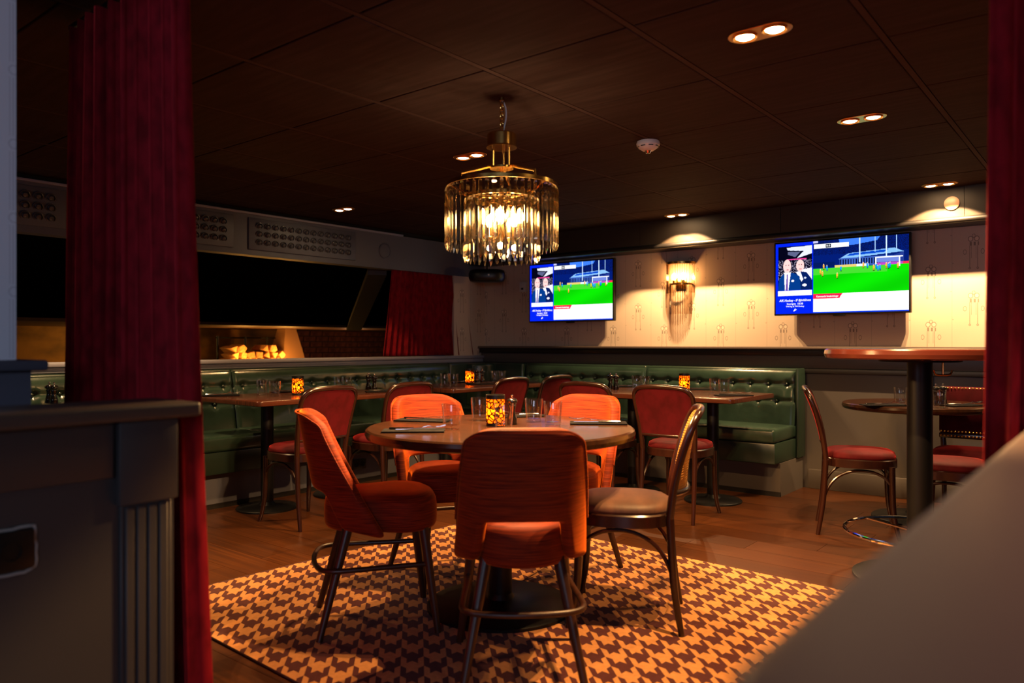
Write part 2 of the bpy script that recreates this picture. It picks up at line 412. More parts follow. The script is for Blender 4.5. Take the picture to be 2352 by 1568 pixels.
# ceiling: slab, tiles, tees
ce = MB().box(-5.6, 3.0, -3.2, YB+0.15, CEIL+0.03, CEIL+0.15).build('ceiling', VOIDM); st(ce, 'dark suspended ceiling of square tiles')
xs = [GX0+GP*k for k in range(-7, 4)]; ys = [GY0+GP*k for k in range(-5, 7)]
tile = None
for i in range(len(xs)-1):
    for j in range(len(ys)-1):
        if tile is None:
            tile = MB().box(-GP/2+0.014, GP/2-0.014, -GP/2+0.0035, GP/2-0.0035, 0, 0.014).build('ceiling_tile', CEILM, ce, bevel=0.003, seg=1); o = tile
        else:
            o = tile.copy(); COL.objects.link(o)
        o.location = (xs[i]+GP/2, ys[j]+GP/2, CEIL)
for i, x in enumerate(xs):
    MB().box(x-0.011, x+0.011, ys[0], ys[-1], CEIL+0.001, CEIL+0.02).build('ceiling_tee', TEEM, ce, smooth=False)
MB().box(-5.45, xs[0]-0.01, ys[0], YB, CEIL, CEIL+0.014).build('edge_tile', CEILM, ce, smooth=False)
# back wall, soffit, wainscot
wb = MB().box(XL, 2.2, YB, YB+0.12, 0, CEIL+0.03).build('wall_back', PAPER, smooth=False); st(wb, 'beige patterned wallpaper wall with the two screens')
so = E('trim_1'); st(so, 'dark boxed soffit under the ceiling along the back wall')
for k, (a0, a1) in enumerate([(XL, -4.62), (-4.62, -3.37), (-3.37, -2.12), (-2.12, -0.87), (-0.87, 0.38), (0.38, 1.6)]):
    MB().box(a0+0.0015, a1-0.0015, 5.96, YB, 1.99, CEIL).build('soffit_panel', SOFF, so, smooth=False)
MB().tube([(XL, 5.965, 1.985), (1.6, 5.965, 1.985)], 0.022, 12).build('soffit_moulding', BLACKP, so)
MB().box(XL, 1.6, 5.965, YB, 1.965, 1.99).build('soffit_underside', BLACKP, so, smooth=False)
wn = E('trim_2'); st(wn, 'grey brown wainscot with black rail along the back wall')
MB().box(XL, 1.6, 6.165, YB, 0.0, 0.93).build('lower_panel', PAINT, wn, smooth=False)
MB().box(XL, 1.6, 6.14, YB, 0.945, 1.045).build('upper_band', PAINT, wn, bevel=0.004)
MB().box(XL, 1.6, 6.128, YB, 0.905, 0.945).build('band_shadow', BLACKP, wn, bevel=0.004)  # black strip standing in for the shadow under the upper band
MB().box(XL, 1.6, 6.11, YB, 1.045, 1.092).build('rail_front', BLACKP, wn, bevel=0.005)
MB().box(XL, 1.6, 6.085, YB, 1.092, 1.115).build('rail_cap', CAPM, wn, bevel=0.006)
MB().box(-1.97, 1.6, 6.145, YB, 0.0, 0.15).build('skirting_board', PAINT, wn, bevel=0.005)
def pilaster(px0, parent):
    MB().box(px0, px0+0.15, 6.12, YB, 0.80, 1.05).build('pilaster_block', PAINT, parent, bevel=0.004)
    m = MB()
    m.box(px0+0.012, px0+0.138, 6.148, YB, 0.15, 0.80)
    for k in range(5): m.box(px0+0.016+k*0.0245, px0+0.034+k*0.0245, 6.138, 6.149, 0.16, 0.80)
    m.build('fluted_shaft', PAINT, parent, bevel=0.002, seg=1)
    for k in range(4): MB().tube([(px0+0.035+k*0.022, 6.13, 0.80), (px0+0.035+k*0.022, 6.135, 0.735)], 0.006, 6).build('flute_tip', PAINT, parent)
pilaster(-1.245, wn)
# left half wall with ledge, ventilation beam, corner return
wl = MB().box(XL-0.12, XL, -0.6, YB, 0, 0.985).build('wall_left', PAINTD, smooth=False); st(wl, 'grey half wall behind the green benches')
MB().box(XL-0.16, XL+0.045, -0.6, YB, 0.985, 1.015).build('ledge_cap', LEDGE, wl, bevel=0.006)
MB().box(XL-0.02, XL+0.03, -0.6, YB, 0.945, 0.985).build('ledge_moulding', LEDGE, wl, bevel=0.008)
MB().box(XL-0.12, XL, 5.72, YB, 1.015, 1.84).build('corner_wallpaper', PAPERL, wl, smooth=False)
bm_ = E('trim_3'); st(bm_, 'grey ventilation beam over the opening in the left wall')
MB().box(XL-0.12, XL, -0.6, YB, 1.84, 2.165).build('beam_face', PAINTD, bm_, smooth=False)
MB().box(XL-0.06, XL+0.02, -0.6, 5.0, 2.16, 2.178).build('beam_top_strip', LEDGE, bm_, bevel=0.004)
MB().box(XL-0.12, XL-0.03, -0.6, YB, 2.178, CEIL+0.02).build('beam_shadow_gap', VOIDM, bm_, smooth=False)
noz0 = None
for (y0, y1) in [(0.96, 2.03), (2.16, 3.23), (3.36, 4.43)]:
    pn = MB().box(XL, XL+0.012, y0, y1, 1.885, 2.135).build('grille_panel', PAINTD, bm_, bevel=0.003)
    for c_ in range(13):
        for r_ in range(3):
            if noz0 is None:
                m = MB().lathe([(0.031, 0.0), (0.031, 0.006), (0.026, 0.008), (0.024, 0.002), (0.020, 0.004), (0.014, 0.016), (0.004, 0.019)], 14)
                m.xf(Matrix.Rotation(R(90), 4, 'Y')); m.xf(Matrix.Rotation(R(22), 4, 'Y'))
                noz0 = m.build('nozzle', mat('nozzle_grey', lin(62, 62, 68), 0.3), pn); o = noz0
            else:
                o = noz0.copy(); COL.objects.link(o); o.parent = pn
            o.location = (XL+0.012, y0+0.09+c_*0.0742, 1.945+r_*0.065)
        # kept as sub-parts of their panel
sp = MB().lathe([(0.072, 0), (0.072, 0.006), (0.062, 0.010), (0.058, 0.005), (0.03, 0.007), (0.001, 0.008)], 24).xf(Matrix.Rotation(R(90), 4, 'Y')).build('round_vent', PAINTD)
sp.location = (XL+0.0005, 4.78, 2.005); tag(sp, 'round grey vent on the beam left of the far curtain', 'vent')
# the darker room beyond the opening
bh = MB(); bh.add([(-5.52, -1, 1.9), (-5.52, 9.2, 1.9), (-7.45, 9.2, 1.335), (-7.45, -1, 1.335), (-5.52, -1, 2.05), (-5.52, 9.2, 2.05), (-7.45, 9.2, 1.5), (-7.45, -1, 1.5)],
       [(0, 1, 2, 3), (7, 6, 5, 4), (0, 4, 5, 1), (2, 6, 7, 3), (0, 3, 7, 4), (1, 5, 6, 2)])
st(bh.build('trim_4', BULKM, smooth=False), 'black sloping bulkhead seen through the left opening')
st(MB().box(-9.6, -7.35, -1, 9.2, 1.335, 1.42).build('ceiling_far_room', mat('far_ceiling', lin(92, 60, 36), 0.6), smooth=False), 'low brown ceiling of the room beyond')
wf = MB().box(-9.6, -9.42, -1, 9.2, -0.1, 1.335).build('wall_far', OCHRE, smooth=False); st(wf, 'ochre wall of the room beyond the left opening')
wf2 = MB().box(-9.42, -9.33, 6.35, 9.2, 0.3, 1.335).build('wall_brick', MORTM, smooth=False); st(wf2, 'brown brick wall seen under the bulkhead')
bk0 = None
for r_ in range(7):
    for c_ in range(13):
        y = 6.36+c_*0.222+(0.11 if r_ % 2 else 0)
        if y > 9.0: continue
        if bk0 is None:
            bk0 = MB().box(0, 0.025, 0, 0.208, 0, 0.072).build('brick', BRICKM, wf2, bevel=0.004, seg=1); o = bk0
        else: o = bk0.copy(); COL.objects.link(o)
        o.location = (-9.33+random.random()*0.006, y, 0.765+r_*0.082)
m = MB(); d0 = Vector((-5.62, 4.88, 1.83)); d1 = Vector((-7.40, 6.05, 1.335))
n_ = Vector((0.05, 0.075, 0)); u_ = Vector((0, 0, 0.03))
m.add([d0-n_-u_, d0+n_-u_, d1+n_-u_, d1-n_-u_, d0-n_+u_, d0+n_+u_, d1+n_+u_, d1-n_+u_], [(0, 1, 2, 3), (7, 6, 5, 4), (0, 4, 5, 1), (1, 5, 6, 2), (2, 6, 7, 3), (3, 7, 4, 0)])
st(m.build('trim_5', mat('slate_board', lin(58, 60, 62), 0.6), smooth=False), 'dark grey diagonal board under the black bulkhead')
m = MB(); cx_, cy__ = -8.75, 6.02
m.rings([[(cx_-a, cy__-b_, z), (cx_+a, cy__-b_, z), (cx_+a, cy__+b_, z), (cx_-a, cy__+b_, z)] for a, b_, z in ((0.24, 0.24, 0.60), (0.09, 0.085, 1.334))])
tag(m.build('tapered_column', TANM, smooth=False), 'tan tapered column between the firewood and the brick wall', 'column')
# fire-wood rack beyond
shelf = E('firewood_rack', (-8.62, 5.43, 0)); tag(shelf, 'black iron rack holding split firewood in the room beyond', 'rack')
m = MB().box(-0.16, 0.16, -0.44, 0.40, 0.84, 0.87); m.build('shelf', IRON, shelf, smooth=False)
for y in (-0.40, -0.02, 0.30): MB().tube([(-0.14, y, 0.0), (-0.14, y, 1.235)], 0.014, 8).build('upright', IRON, shelf)
MB().tube([(-0.14, -0.42, 1.215), (-0.14, 0.42, 1.215)], 0.009, 8).build('top_bar', IRON, shelf)
random.seed(11)
k = 0; ly = -0.36
rows_ = [(0.872, 7, 0.0), (0.955, 7, 0.04), (1.035, 6, 0.02)]
pos_words = ['leftmost', 'second from left', 'third from left', 'middle', 'third from right', 'second from right', 'rightmost']
for ri, (z, n, o_) in enumerate(rows_):
    for i in range(n):
        y = -0.36+o_+i*0.108; s_ = 0.051+random.random()*0.006
        if ri == 2 and i in (2, 3): continue
        pts = []
        nn = random.choice([3, 4, 4, 5]); a0 = random.random()*6
        for q_ in range(nn): pts.append((s_*math.cos(a0+q_*2*PI/nn), s_*math.sin(a0+q_*2*PI/nn)))
        lg = MB().ext(pts, -0.14, 0.14).xf(Matrix.Rotation(R(90), 4, 'Y')).build('log', LOGM, bevel=0.004, seg=1)
        lg.location = (-8.60, 5.43+y, z+0.042)
        w_ = pos_words if n == 7 else ['leftmost', 'second from left', '', '', 'second from right', 'rightmost']
        tag(lg, 'split firewood log, %s of the %s row on the rack' % (w_[i], ['bottom', 'middle', 'top'][ri]), 'log', 'split logs on the far rack')
light('POINT', (-8.30, 5.12, 0.93), 11, (1, 0.45, 0.08), 0.03); light('POINT', (-8.30, 5.72, 0.93), 15, (1, 0.45, 0.08), 0.03)
light('POINT', (-8.9, 3.9, 1.18), 8, (1, 0.55, 0.14), 0.05); light('POINT', (-8.2, 6.7, 1.2), 5, (1, 0.5, 0.2), 0.05); light('POINT', (-8.6, 1.6, 1.15), 6, (1, 0.55, 0.14), 0.05)
# near partitions
pl = MB().box(-2.02, -1.87, -0.8, 0.955, 0, 0.96).build('wall_near_left', PAINTSHADE, smooth=False); st(pl, 'dark grey half wall at lower left with a socket')
MB().box(-2.06, -1.815, -0.8, 1.0, 0.953, 0.99).build('partition_cap', CAPSHADE, pl, bevel=0.009, seg=3)
MB().box(-1.875, -1.858, -0.8, 0.805, 0.82, 0.955).build('upper_band', PAINTSHADE, pl, bevel=0.003)
MB().box(-1.875, -1.846, 0.812, 0.955, 0.752, 0.955).build('pilaster_block', PAINTSHADE, pl, bevel=0.004)
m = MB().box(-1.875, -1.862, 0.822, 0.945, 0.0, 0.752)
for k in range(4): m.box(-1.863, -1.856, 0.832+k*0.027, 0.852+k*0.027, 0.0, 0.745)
m.build('fluted_shaft', PAINTSHADE, pl, bevel=0.002, seg=1)
pr = MB().box(-0.10, 0.62, 0.36, 1.82, 0, 0.955).build('wall_near_right', BLACKP, smooth=False); st(pr, 'low partition at lower right with a wide lit top')
MB().ext(rect_round(-0.145, 0.66, 0.31, 1.87, 0.035), 0.945, 0.987).build('partition_top', CAPLIT, pr, bevel=0.012, seg=3)
ws = MB().box(-3.2, -2.3, -0.8, 0.745, 1.085, CEIL).build('wall_near_stub', PAPN, smooth=False); st(ws, 'pale patterned wall end at the left edge')
MB().box(-3.2, -2.255, -0.8, 0.765, 0.0, 1.07).build('stub_wainscot', PAINTD, ws, smooth=False)
MB().box(-3.2, -2.215, -0.8, 0.795, 1.065, 1.093).build('stub_cap', PAINTD, ws, bevel=0.008)
# socket
sk = E('wall_socket', (-1.87, 0.593, 0.69)); tag(sk, 'black power socket with torn chipped edges on the near partition', 'socket')
m = MB().ext(rect_round(-0.046, 0.046, -0.044, 0.044, 0.008), 0, 0.010).xf(Matrix(((0, 0, 1, 0), (1, 0, 0, 0), (0, 1, 0, 0), (0, 0, 0, 1)))); m.build('plate', PLASTK, sk, bevel=0.002)
m = MB().lathe([(0.022, 0.0), (0.022, 0.013), (0.019, 0.013), (0.018, 0.004), (0.001, 0.004)], 20).xf(Matrix.Rotation(R(90), 4, 'Y')); m.build('outlet_well', PLASTK, sk)
for s_ in (-1, 1): MB().tube([(0.004, s_*0.009, 0), (0.0062, s_*0.009, 0)], 0.003, 8).build('pin_hole', VOIDM, sk)
pts = []
random.seed(5)
for k in range(26):
    t_ = k/26*4; e = int(t_); f_ = t_-e; a_ = 0.048+random.uniform(-0.002, 0.003)
    c4 = [(-a_, -a_), (a_, -a_), (a_, a_), (-a_, a_)]
    p0, p1 = c4[e], c4[(e+1) % 4]; pts.append((0.004, p0[0]+(p1[0]-p0[0])*f_, p0[1]+(p1[1]-p0[1])*f_))
tag(MB().tube(pts, 0.0026, 6, loop=True).build('chipped_edge', mat('chipped_plaster', lin(170, 172, 170), 0.4), sk), 'pale chipped rim')
# ================================================================== CURTAINS
def curtain(name, t0, t1, b0, b1, z0, z1, n, amp, label, seed, mat_=CURT, hooks=True):
    rnd = random.Random(seed); ph = [rnd.uniform(-0.5, 0.5) for _ in range(n+2)]; am = [rnd.uniform(0.55, 1.25) for _ in range(n+2)]
    t0, t1, b0, b1 = map(Vector, (t0, t1, b0, b1)); d = (t1-t0).normalized(); nm = Vector((-d.y, d.x))
    def fn(s, t):
        p = (t0.lerp(t1, s)).lerp(b0.lerp(b1, s), t**1.3)
        q_ = s*n; i = int(min(q_, n-1e-6)); f_ = q_-i
        a_ = am[i]*(1-f_)+am[i+1]*f_; w_ = ph[i]*(1-f_)+ph[i+1]*f_
        th = 2*PI*q_+w_*(0.6+1.6*t)
        o_ = amp*a_*(0.75+0.45*t)*(math.sin(th)+0.22*math.sin(2*th+1)+0.10*t*math.sin(0.53*th+seed))
        sl = amp*0.55*a_*math.sin(2*th)*0.5
        return (p.x+nm.x*o_+d.x*sl, p.y+nm.y*o_+d.y*sl, z1+(z0-z1)*t)
    root = E(name, (0, 0, 0)); tag(root, label, 'curtain')
    MB().grid(fn, n*14, 26).build('drape', mat_, root, solid=0.005, ang=180)
    MB().box(-0.01, 0.01, 0, (t1-t0).length+0.04, z1+0.012, z1+0.028).xf(Matrix.Translation((t0.x, t0.y, 0)) @ Matrix.Rotation(math.atan2(d.y, d.x)-PI/2, 4, 'Z') @ Matrix.Translation((0, -0.02, 0))).build('track', PLASTK, root, smooth=False)
    if hooks:
        for i in range(n):
            x_, y_, _ = fn((i+0.25)/n, 0)
            MB().box(x_-0.012, x_+0.012, y_-0.004, y_+0.004, z1-0.006, z1+0.014).build('hook_tape', TAPE, root, smooth=False)
    return root
curtain('curtain', (-2.72, 1.05), (-1.985, 1.05), (-2.74, 1.05), (-1.86, 1.05), 0.02, 2.165, 10, 0.042, 'tall red velvet curtain gathered at the left of the opening', 2)
curtain('curtain', (-0.235, 1.96), (0.22, 2.10), (-0.262, 1.955), (0.24, 2.11), 0.02, 2.165, 8, 0.030, 'tall red velvet curtain at the right edge beside the near partition', 5)
curtain('curtain', (XL-0.03, 4.92), (XL-0.03, 5.86), (XL-0.02, 4.78), (XL-0.02, 6.02), 1.022, 2.13, 17, 0.017, 'short red velvet curtain on the far corner of the left ledge', 8)
curtain('curtain', (XL-0.06, 0.45), (XL-0.06, 1.22), (XL-0.06, 0.4), (XL-0.06, 1.42), 1.022, 1.95, 9, 0.017, 'short red velvet curtain sliver left of the tall left curtain', 9)
# ================================================================== RUG
rug = E('area_rug', (-3.36, 1.58, 0), R(-2.6)*-1 if False else R(2.0)*-1)
rug.rotation_euler = (0, 0, R(-2.6)); tag(rug, 'brown and tan houndstooth rug under the round table', 'rug')
MB().ext(rect_round(0, 3.1, 0, 2.19, 0.01), 0.0, 0.009).build('pile', RUG, rug, bevel=0.003, seg=2)
m = MB(); m.tube([(0.0, 0.0, 0.005), (3.1, 0.0, 0.005), (3.1, 2.19, 0.005), (0, 2.19, 0.005)], 0.0048, 6, loop=True); m.build('bound_edge', mat('rug_binding', lin(60, 36, 34), 0.9), rug)
RZ = 0.0095
# ================================================================== BENCHES
def back_panel(L, z0, z1, nb, zs, top_t=0.11, bot_t=0.19):
    """front skin of a buttoned back, local x along bench 0..L, y = 0 at the wall, -y towards the room"""
    bt = []
    for r_, zb in enumerate(zs):
        for i in range(nb):
            x = (i+0.5+(0.5 if r_ % 2 else 0))*L/nb
            if x < L-0.04: bt.append((x, zb))
    def fn(s, t):
        x = s*L; z = z0+(z1-z0)*t
        y = -(bot_t+(top_t-bot_t)*t)
        e = min(x, L-x)/0.03; e = min(1, max(0, e)); puff = 0.020*(1-(1-e)**2)
        puff *= min(1, (1-t)/0.10)**0.5 if t > 0.90 else 1
        dz = 0
        for bx, bz in bt:
            dd = (x-bx)**2+(z-bz)**2
            if dd < 0.02: dz += 0.018*math.exp(-dd/0.0006)
            if abs(z-bz) < 0.12 and abs(x-bx) < 0.09:        # pleat falling from the button
                if z < bz: dz += 0.010*math.exp(-((x-bx)/0.012)**2)*math.exp((z-bz)/0.05)
        for zb in zs: dz += 0.010*math.exp(-((z-zb)/0.016)**2)
        return (x, y-puff+min(dz, 0.026), z)
    nu = int(L/0.0125); nv = int((z1-z0)/0.0125)
    return fn, nu, nv, bt
def bench(name, L, label, nb, end_left=False, end_right=False):
    o = E(name); tag(o, label, 'bench', 'green leather bench runs')
    fn, nu, nv, bt = back_panel(L-0.004, 0.46, 0.930, nb, (0.82, 0.69))
    v = MB().grid(lambda s, t: fn(s, t), nu, nv)
    v.build('backrest', GREEN, o, ang=180)
    MB().box(0.0, L-0.004, -0.115, 0.0, 0.46, 0.943).build('backrest_shell', GREEND, o, bevel=0.018, seg=3)
    MB().box(0, L-0.003, -0.62, -0.10, 0.405, 0.508).build('seat_cushion', GREEN, o, bevel=0.022, seg=3)
    MB().box(0, L-0.003, -0.60, -0.0, 0.25, 0.402).build('seat_apron', GREEND, o, bevel=0.01, seg=2)
    MB().box(0, L, -0.50, 0.0, 0.0, 0.248).build('plinth', PAINTD if end_left else PAINT, o, smooth=False)
    MB().box(0, L, -0.505, -0.49, 0.0, 0.035).build('kick_strip', BLACKP, o, smooth=False)
    if end_right: MB().box(L-0.004, L+0.022, -0.16, 0.0, 0.25, 0.945).build('end_panel', GREEND, o, bevel=0.01, seg=2)
    b0 = None
    for x, z in bt:
        if b0 is None:
            b0 = MB().lathe([(0.0, 0.0), (0.008, 0.001), (0.010, 0.004), (0.006, 0.008), (0.0, 0.009)], 10, caps=False).xf(Matrix.Rotation(R(90), 4, 'X')).build('button', GREEND, o); q_ = b0
        else: q_ = b0.copy(); COL.objects.link(q_)
        t_ = (z-0.46)/0.47; q_.location = (x, -(0.19-0.08*t_)-0.003, z)
    return o
# local +x runs along the wall; rotate so that -y faces the room
def put(o, x, y, rz): o.location = (x, y, 0); o.rotation_euler = (0, 0, rz)
# left wall: facing +X -> local -y must map to +X : rz = +90deg maps (0,-1)->(1,0); local +x -> +Y
o = bench('banquette', 1.60, 'green buttoned leather bench section nearest the tall left curtain', 10, end_left=True); put(o, XL+0.002, -0.05, R(90))
o = bench('banquette', 1.60, 'green buttoned leather bench section left of the first table pair', 10, end_left=True); put(o, XL+0.002, 1.55, R(90))
o = bench('banquette', 2.38, 'long green buttoned leather bench section under the far short curtain', 15, end_left=True); put(o, XL+0.002, 3.15, R(90))
o = bench('banquette', 1.36, 'green buttoned leather bench section under the left screen', 9); put(o, -4.70, 6.145, 0)
o = bench('banquette', 1.33, 'green buttoned leather bench end section below the wall lamp', 9, end_right=True); put(o, -3.34, 6.145, 0)
co_ = E('corner_bench', (XL, YB, 0)); tag(co_, 'green leather corner bench between the two bench runs', 'bench')
MB().box(0.002, 0.69, -0.66, -0.08, 0.405, 0.508).build('seat_cushion', GREEN, co_, bevel=0.022, seg=3)
MB().box(0.002, 0.69, -0.66, -0.08, 0.0, 0.402).build('plinth', GREEND, co_, smooth=False)
MB().box(0.002, 0.12, -0.66, -0.08, 0.46, 0.943).build('backrest_side', GREEN, co_, bevel=0.02, seg=3)
MB().box(0.09, 0.69, -0.215, -0.08, 0.46, 0.943).build('backrest', GREEN, co_, bevel=0.02, seg=3)
m = MB()
m.ext([(0.10, -0.20), (0.10, -0.42), (0.20, -0.40), (0.30, -0.30), (0.32, -0.20)], 0.50, 0.938); m.build('corner_cushion', GREEN, co_, bevel=0.025, seg=3)
for i in range(7): MB().tube([(0.19+0.018*i*0.9, -0.405+0.018*i, 0.92), (0.20+0.018*i*0.9, -0.41+0.018*i, 0.84)], 0.003, 6).build('pleat', GREEN, co_)
# ================================================================== TABLES
TZ = 0.772
def rect_table(label):
    o = E('pedestal_table'); tag(o, label, 'table', 'small oblong tables along the benches')
    MB().ext(rect_round(-0.315, 0.315, -0.385, 0.385, 0.035), TZ-0.034, TZ).build('tabletop', TOPW, o, bevel=0.006, seg=3)
    MB().lathe([(0.042, 0.02), (0.042, TZ-0.05)], 20).build('column', IRON, o)
    MB().box(-0.16, 0.16, -0.2, 0.2, TZ-0.052, TZ-0.034).build('mounting_plate', IRON, o, smooth=False)
    MB().lathe([(0.205, 0.0), (0.205, 0.010), (0.198, 0.016), (0.10, 0.022), (0.06, 0.028), (0.045, 0.045), (0.042, 0.05)], 36).build('foot_disc', IRON, o)
    return o
T = rect_table('x')
LT = [(-4.64, 3.035, 90, 'oblong wooden table nearest the tall left curtain, first along the bench'), (-4.64, 3.672, 90, 'oblong wooden table second along the left bench, bearing the black mills'),
      (-4.60, 4.775, 90, 'oblong wooden table third along the left bench, before the far curtain'), (-4.60, 5.412, 90, 'oblong wooden table in the bench corner under the speaker'),
      (-4.64, 1.05, 90, 'oblong wooden table mostly hidden behind the tall left curtain'),
      (-2.345, 5.21, 0, 'oblong wooden table at the right end of the back bench'), (-3.005, 5.21, 0, 'oblong wooden table second from the right on the back bench')]
for x, y, r_, lb in LT: inst(T, (x, y, 0), R(r_), lb)
def round_table(r, zt, label, baser, th=0.042, top=TOPR, colr=0.05):
    o = E('round_table'); tag(o, label, 'table')
    MB().lathe([(0.0005, zt-th), (r-0.02, zt-th), (r-0.006, zt-th+0.006), (r, zt-th*0.5), (r-0.004, zt-0.006), (r-0.012, zt), (0.0005, zt)], 72, caps=False).build('tabletop', top, o, ang=30)
    MB().lathe([(colr, 0.02), (colr, zt-th-0.01)], 24).build('column', IRON, o)
    MB().lathe([(0.18, zt-th-0.014), (0.18, zt-th)], 24).build('mounting_plate', IRON, o)
    if baser: MB().lathe([(baser, 0.0), (baser, 0.012), (baser-0.01, 0.018), (0.12, 0.024), (0.06, 0.04), (colr, 0.06)], 48).build('foot_disc', IRON, o)
    return o
RT = round_table(0.575, TZ, 'large round brown table under the crystal chandelier', 0.315); cxr, cyr = W2(-0.05, 3.28); RT.location = (cxr, cyr, RZ)
RT2 = round_table(0.44, 0.752, 'small round table behind the black bar table column', 0.26); c2x, c2y = W2(2.62, 4.95); RT2.location = (c2x, c2y, 0)
BT = round_table(0.43, 1.112, 'tall polished round bar table before the right curtain', 0.30, 0.048, BARTOP, 0.056); BT['category'] = 'table'
bx, by = W2(1.97, 3.68); BT.location = (bx, by, 0)
BT.name = 'bar_table'
fr = MB(); fr.tube([(0.335*math.cos(2*PI*k/40), 0.335*math.sin(2*PI*k/40), 0.225) for k in range(40)], 0.009, 8, loop=True); fr.build('foot_ring', CHROME, BT)
for k in range(3):
    a_ = k*2*PI/3+0.5; MB().tube([(0.05*math.cos(a_), 0.05*math.sin(a_), 0.225), (0.335*math.cos(a_), 0.335*math.sin(a_), 0.225)], 0.007, 6).build('ring_spoke', CHROME, BT)
hk = MB(); hk.tube([(0.10, -0.02, 1.05), (0.10, -0.02, 1.01), (0.10, -0.02, 0.99)], 0.006, 8); hk.tube([(0.055, -0.02, 1.01), (0.065, -0.02, 0.99), (0.10, -0.02, 0.986), (0.135, -0.02, 0.99), (0.145, -0.02, 1.01)], 0.005, 8, smooth=4)
h_ = hk.build('bag_hook', BRASS, BT); h_.rotation_euler = (0, 0, TH)
# ================================================================== CHAIRS
def velvet_chair(label):
    o = E('velvet_chair'); tag(o, label, 'chair', 'rust velvet chairs at the round table')
    ns, ntt = 20, 12; tc_ = 0.30; rows = [0, 0.1, 0.2, 0.30]+[0.30+0.7*i/9 for i in range(1, 10)]
    cols = [-1, -0.9, -0.8, -0.7, -0.62]+[-0.62+1.24*i/10 for i in range(1, 10)]+[0.62, 0.7, 0.8, 0.9, 1]
    def P(s, t, off=0):
        if t < tc_ and abs(s) >= 0.619:
            k_ = (1-t/tc_); a_ = abs(s); a_ = 1-(1-a_)*(1-0.20*k_); s2 = math.copysign(a_, s)
        else: s2 = s
        a_ = abs(s2)
        H = 0.455-0.045*a_**6
        zb = 0.418-0.045*a_**3
        z = zb+(0.86-0.045*a_**6-zb)*t
        tt = (z-0.40)/0.46
        wd = 0.241-0.036*tt
        D = 0.15*(1-tt)**1.3+0.075
        x = wd*math.copysign(1-(1-a_)**1.15 if False else a_, s2)*(1-0.05*t**6)
        y = -0.230-0.092*tt+D*(a_**2.9)
        return (x*(1+off/wd), y-off*0.5, z)
    m = MB(); idx = {}
    for j, t in enumerate(rows):
        for i, s in enumerate(cols):
            if t < tc_-1e-6 and abs(s) < 0.619: continue
            idx[(i, j)] = len(m.v); m.v.append(P(s, t))
    for j in range(len(rows)-1):
        for i in range(len(cols)-1):
            q_ = [(i, j), (i+1, j), (i+1, j+1), (i, j+1)]
            if all(k_ in idx for k_ in q_): m.f.append(tuple(idx[k_] for k_ in q_))
    m.build('backrest', RUST, o, solid=0.046, off=-1, sub=2, ang=180)
    pts = [P(-1, t, 0.0) for t in rows[4:]]+[P(s, 1, 0.0) for s in cols[1:-1]]+[P(1, t, 0.0) for t in reversed(rows[4:])]
    pts = [(x*0.972, y-0.004, z-0.004) for x, y, z in pts]
    MB().tube(pts, 0.0042, 6, smooth=3).build('piping', RUST, o)
    rg = []
    for sc, z in ((0.86, 0.393), (0.96, 0.396), (0.99, 0.408), (1.0, 0.43), (1.0, 0.475), (0.985, 0.50), (0.95, 0.518), (0.85, 0.530), (0.6, 0.537), (0.3, 0.539), (0.02, 0.54)):
        q_ = []
        for k in range(48):
            t_ = 2*PI*k/48; c_, s_ = math.cos(t_), math.sin(t_); e_ = 2.9 if s_ > 0 else 2.9-0.8*min(1, -s_*2)
            x_ = math.copysign(abs(c_)**(2/e_), c_)*0.228; y_ = math.copysign(abs(s_)**(2/e_), s_)*(0.235 if s_ > 0 else 0.215)
            q_.append((x_*sc*(1-0.235*min(1, max(0, (0.10-y_)/0.13))), y_*sc, z))
        rg.append(q_)
    MB().rings(rg).build('seat', RUST, o, ang=180)
    for sx in (-1, 1):
        MB().tube([(sx*0.165, 0.165, 0.40), (sx*0.215, 0.215, 0.0)], [0.021, 0.0125], 14).build('leg', LEGW, o)
        MB().tube([(sx*0.122, -0.125, 0.41), (sx*0.200, -0.235, 0.0)], [0.021, 0.0125], 14).build('leg', LEGW, o)
    pts = [(-0.183, 0.185, 0.262), (-0.19, 0.04, 0.262), (-0.20, -0.11, 0.262), (-0.195, -0.195, 0.262), (-0.14, -0.238, 0.262), (0, -0.255, 0.262), (0.14, -0.238, 0.262), (0.195, -0.195, 0.262), (0.20, -0.11, 0.262), (0.19, 0.04, 0.262), (0.183, 0.185, 0.262)]
    MB().tube(pts, 0.0105, 10, smooth=5).build('stretcher', LEGW, o)
    return o
def face(du, dv):
    x, y = W2(du, dv); return math.atan2(-x, y)
V = velvet_chair('x')
for (u, v_), (du, dv), lb in [((0.028, 2.68), (-0.05, 1), 'rust velvet chair in front of the round table, back to the viewer'),
                              ((-0.55, 3.13), (0.95, 0.24), 'burgundy-shaded rust velvet chair left of the round table, side on'),
                              ((-0.325, 3.74), (0.507, -0.862), 'bright orange velvet chair behind the round table, left one'),
                              ((0.255, 3.75), (-0.534, -0.845), 'bright orange velvet chair behind the round table, right one')]:
    x, y = W2(u, v_); inst(V, (x, y, RZ), face(du, dv), lb)
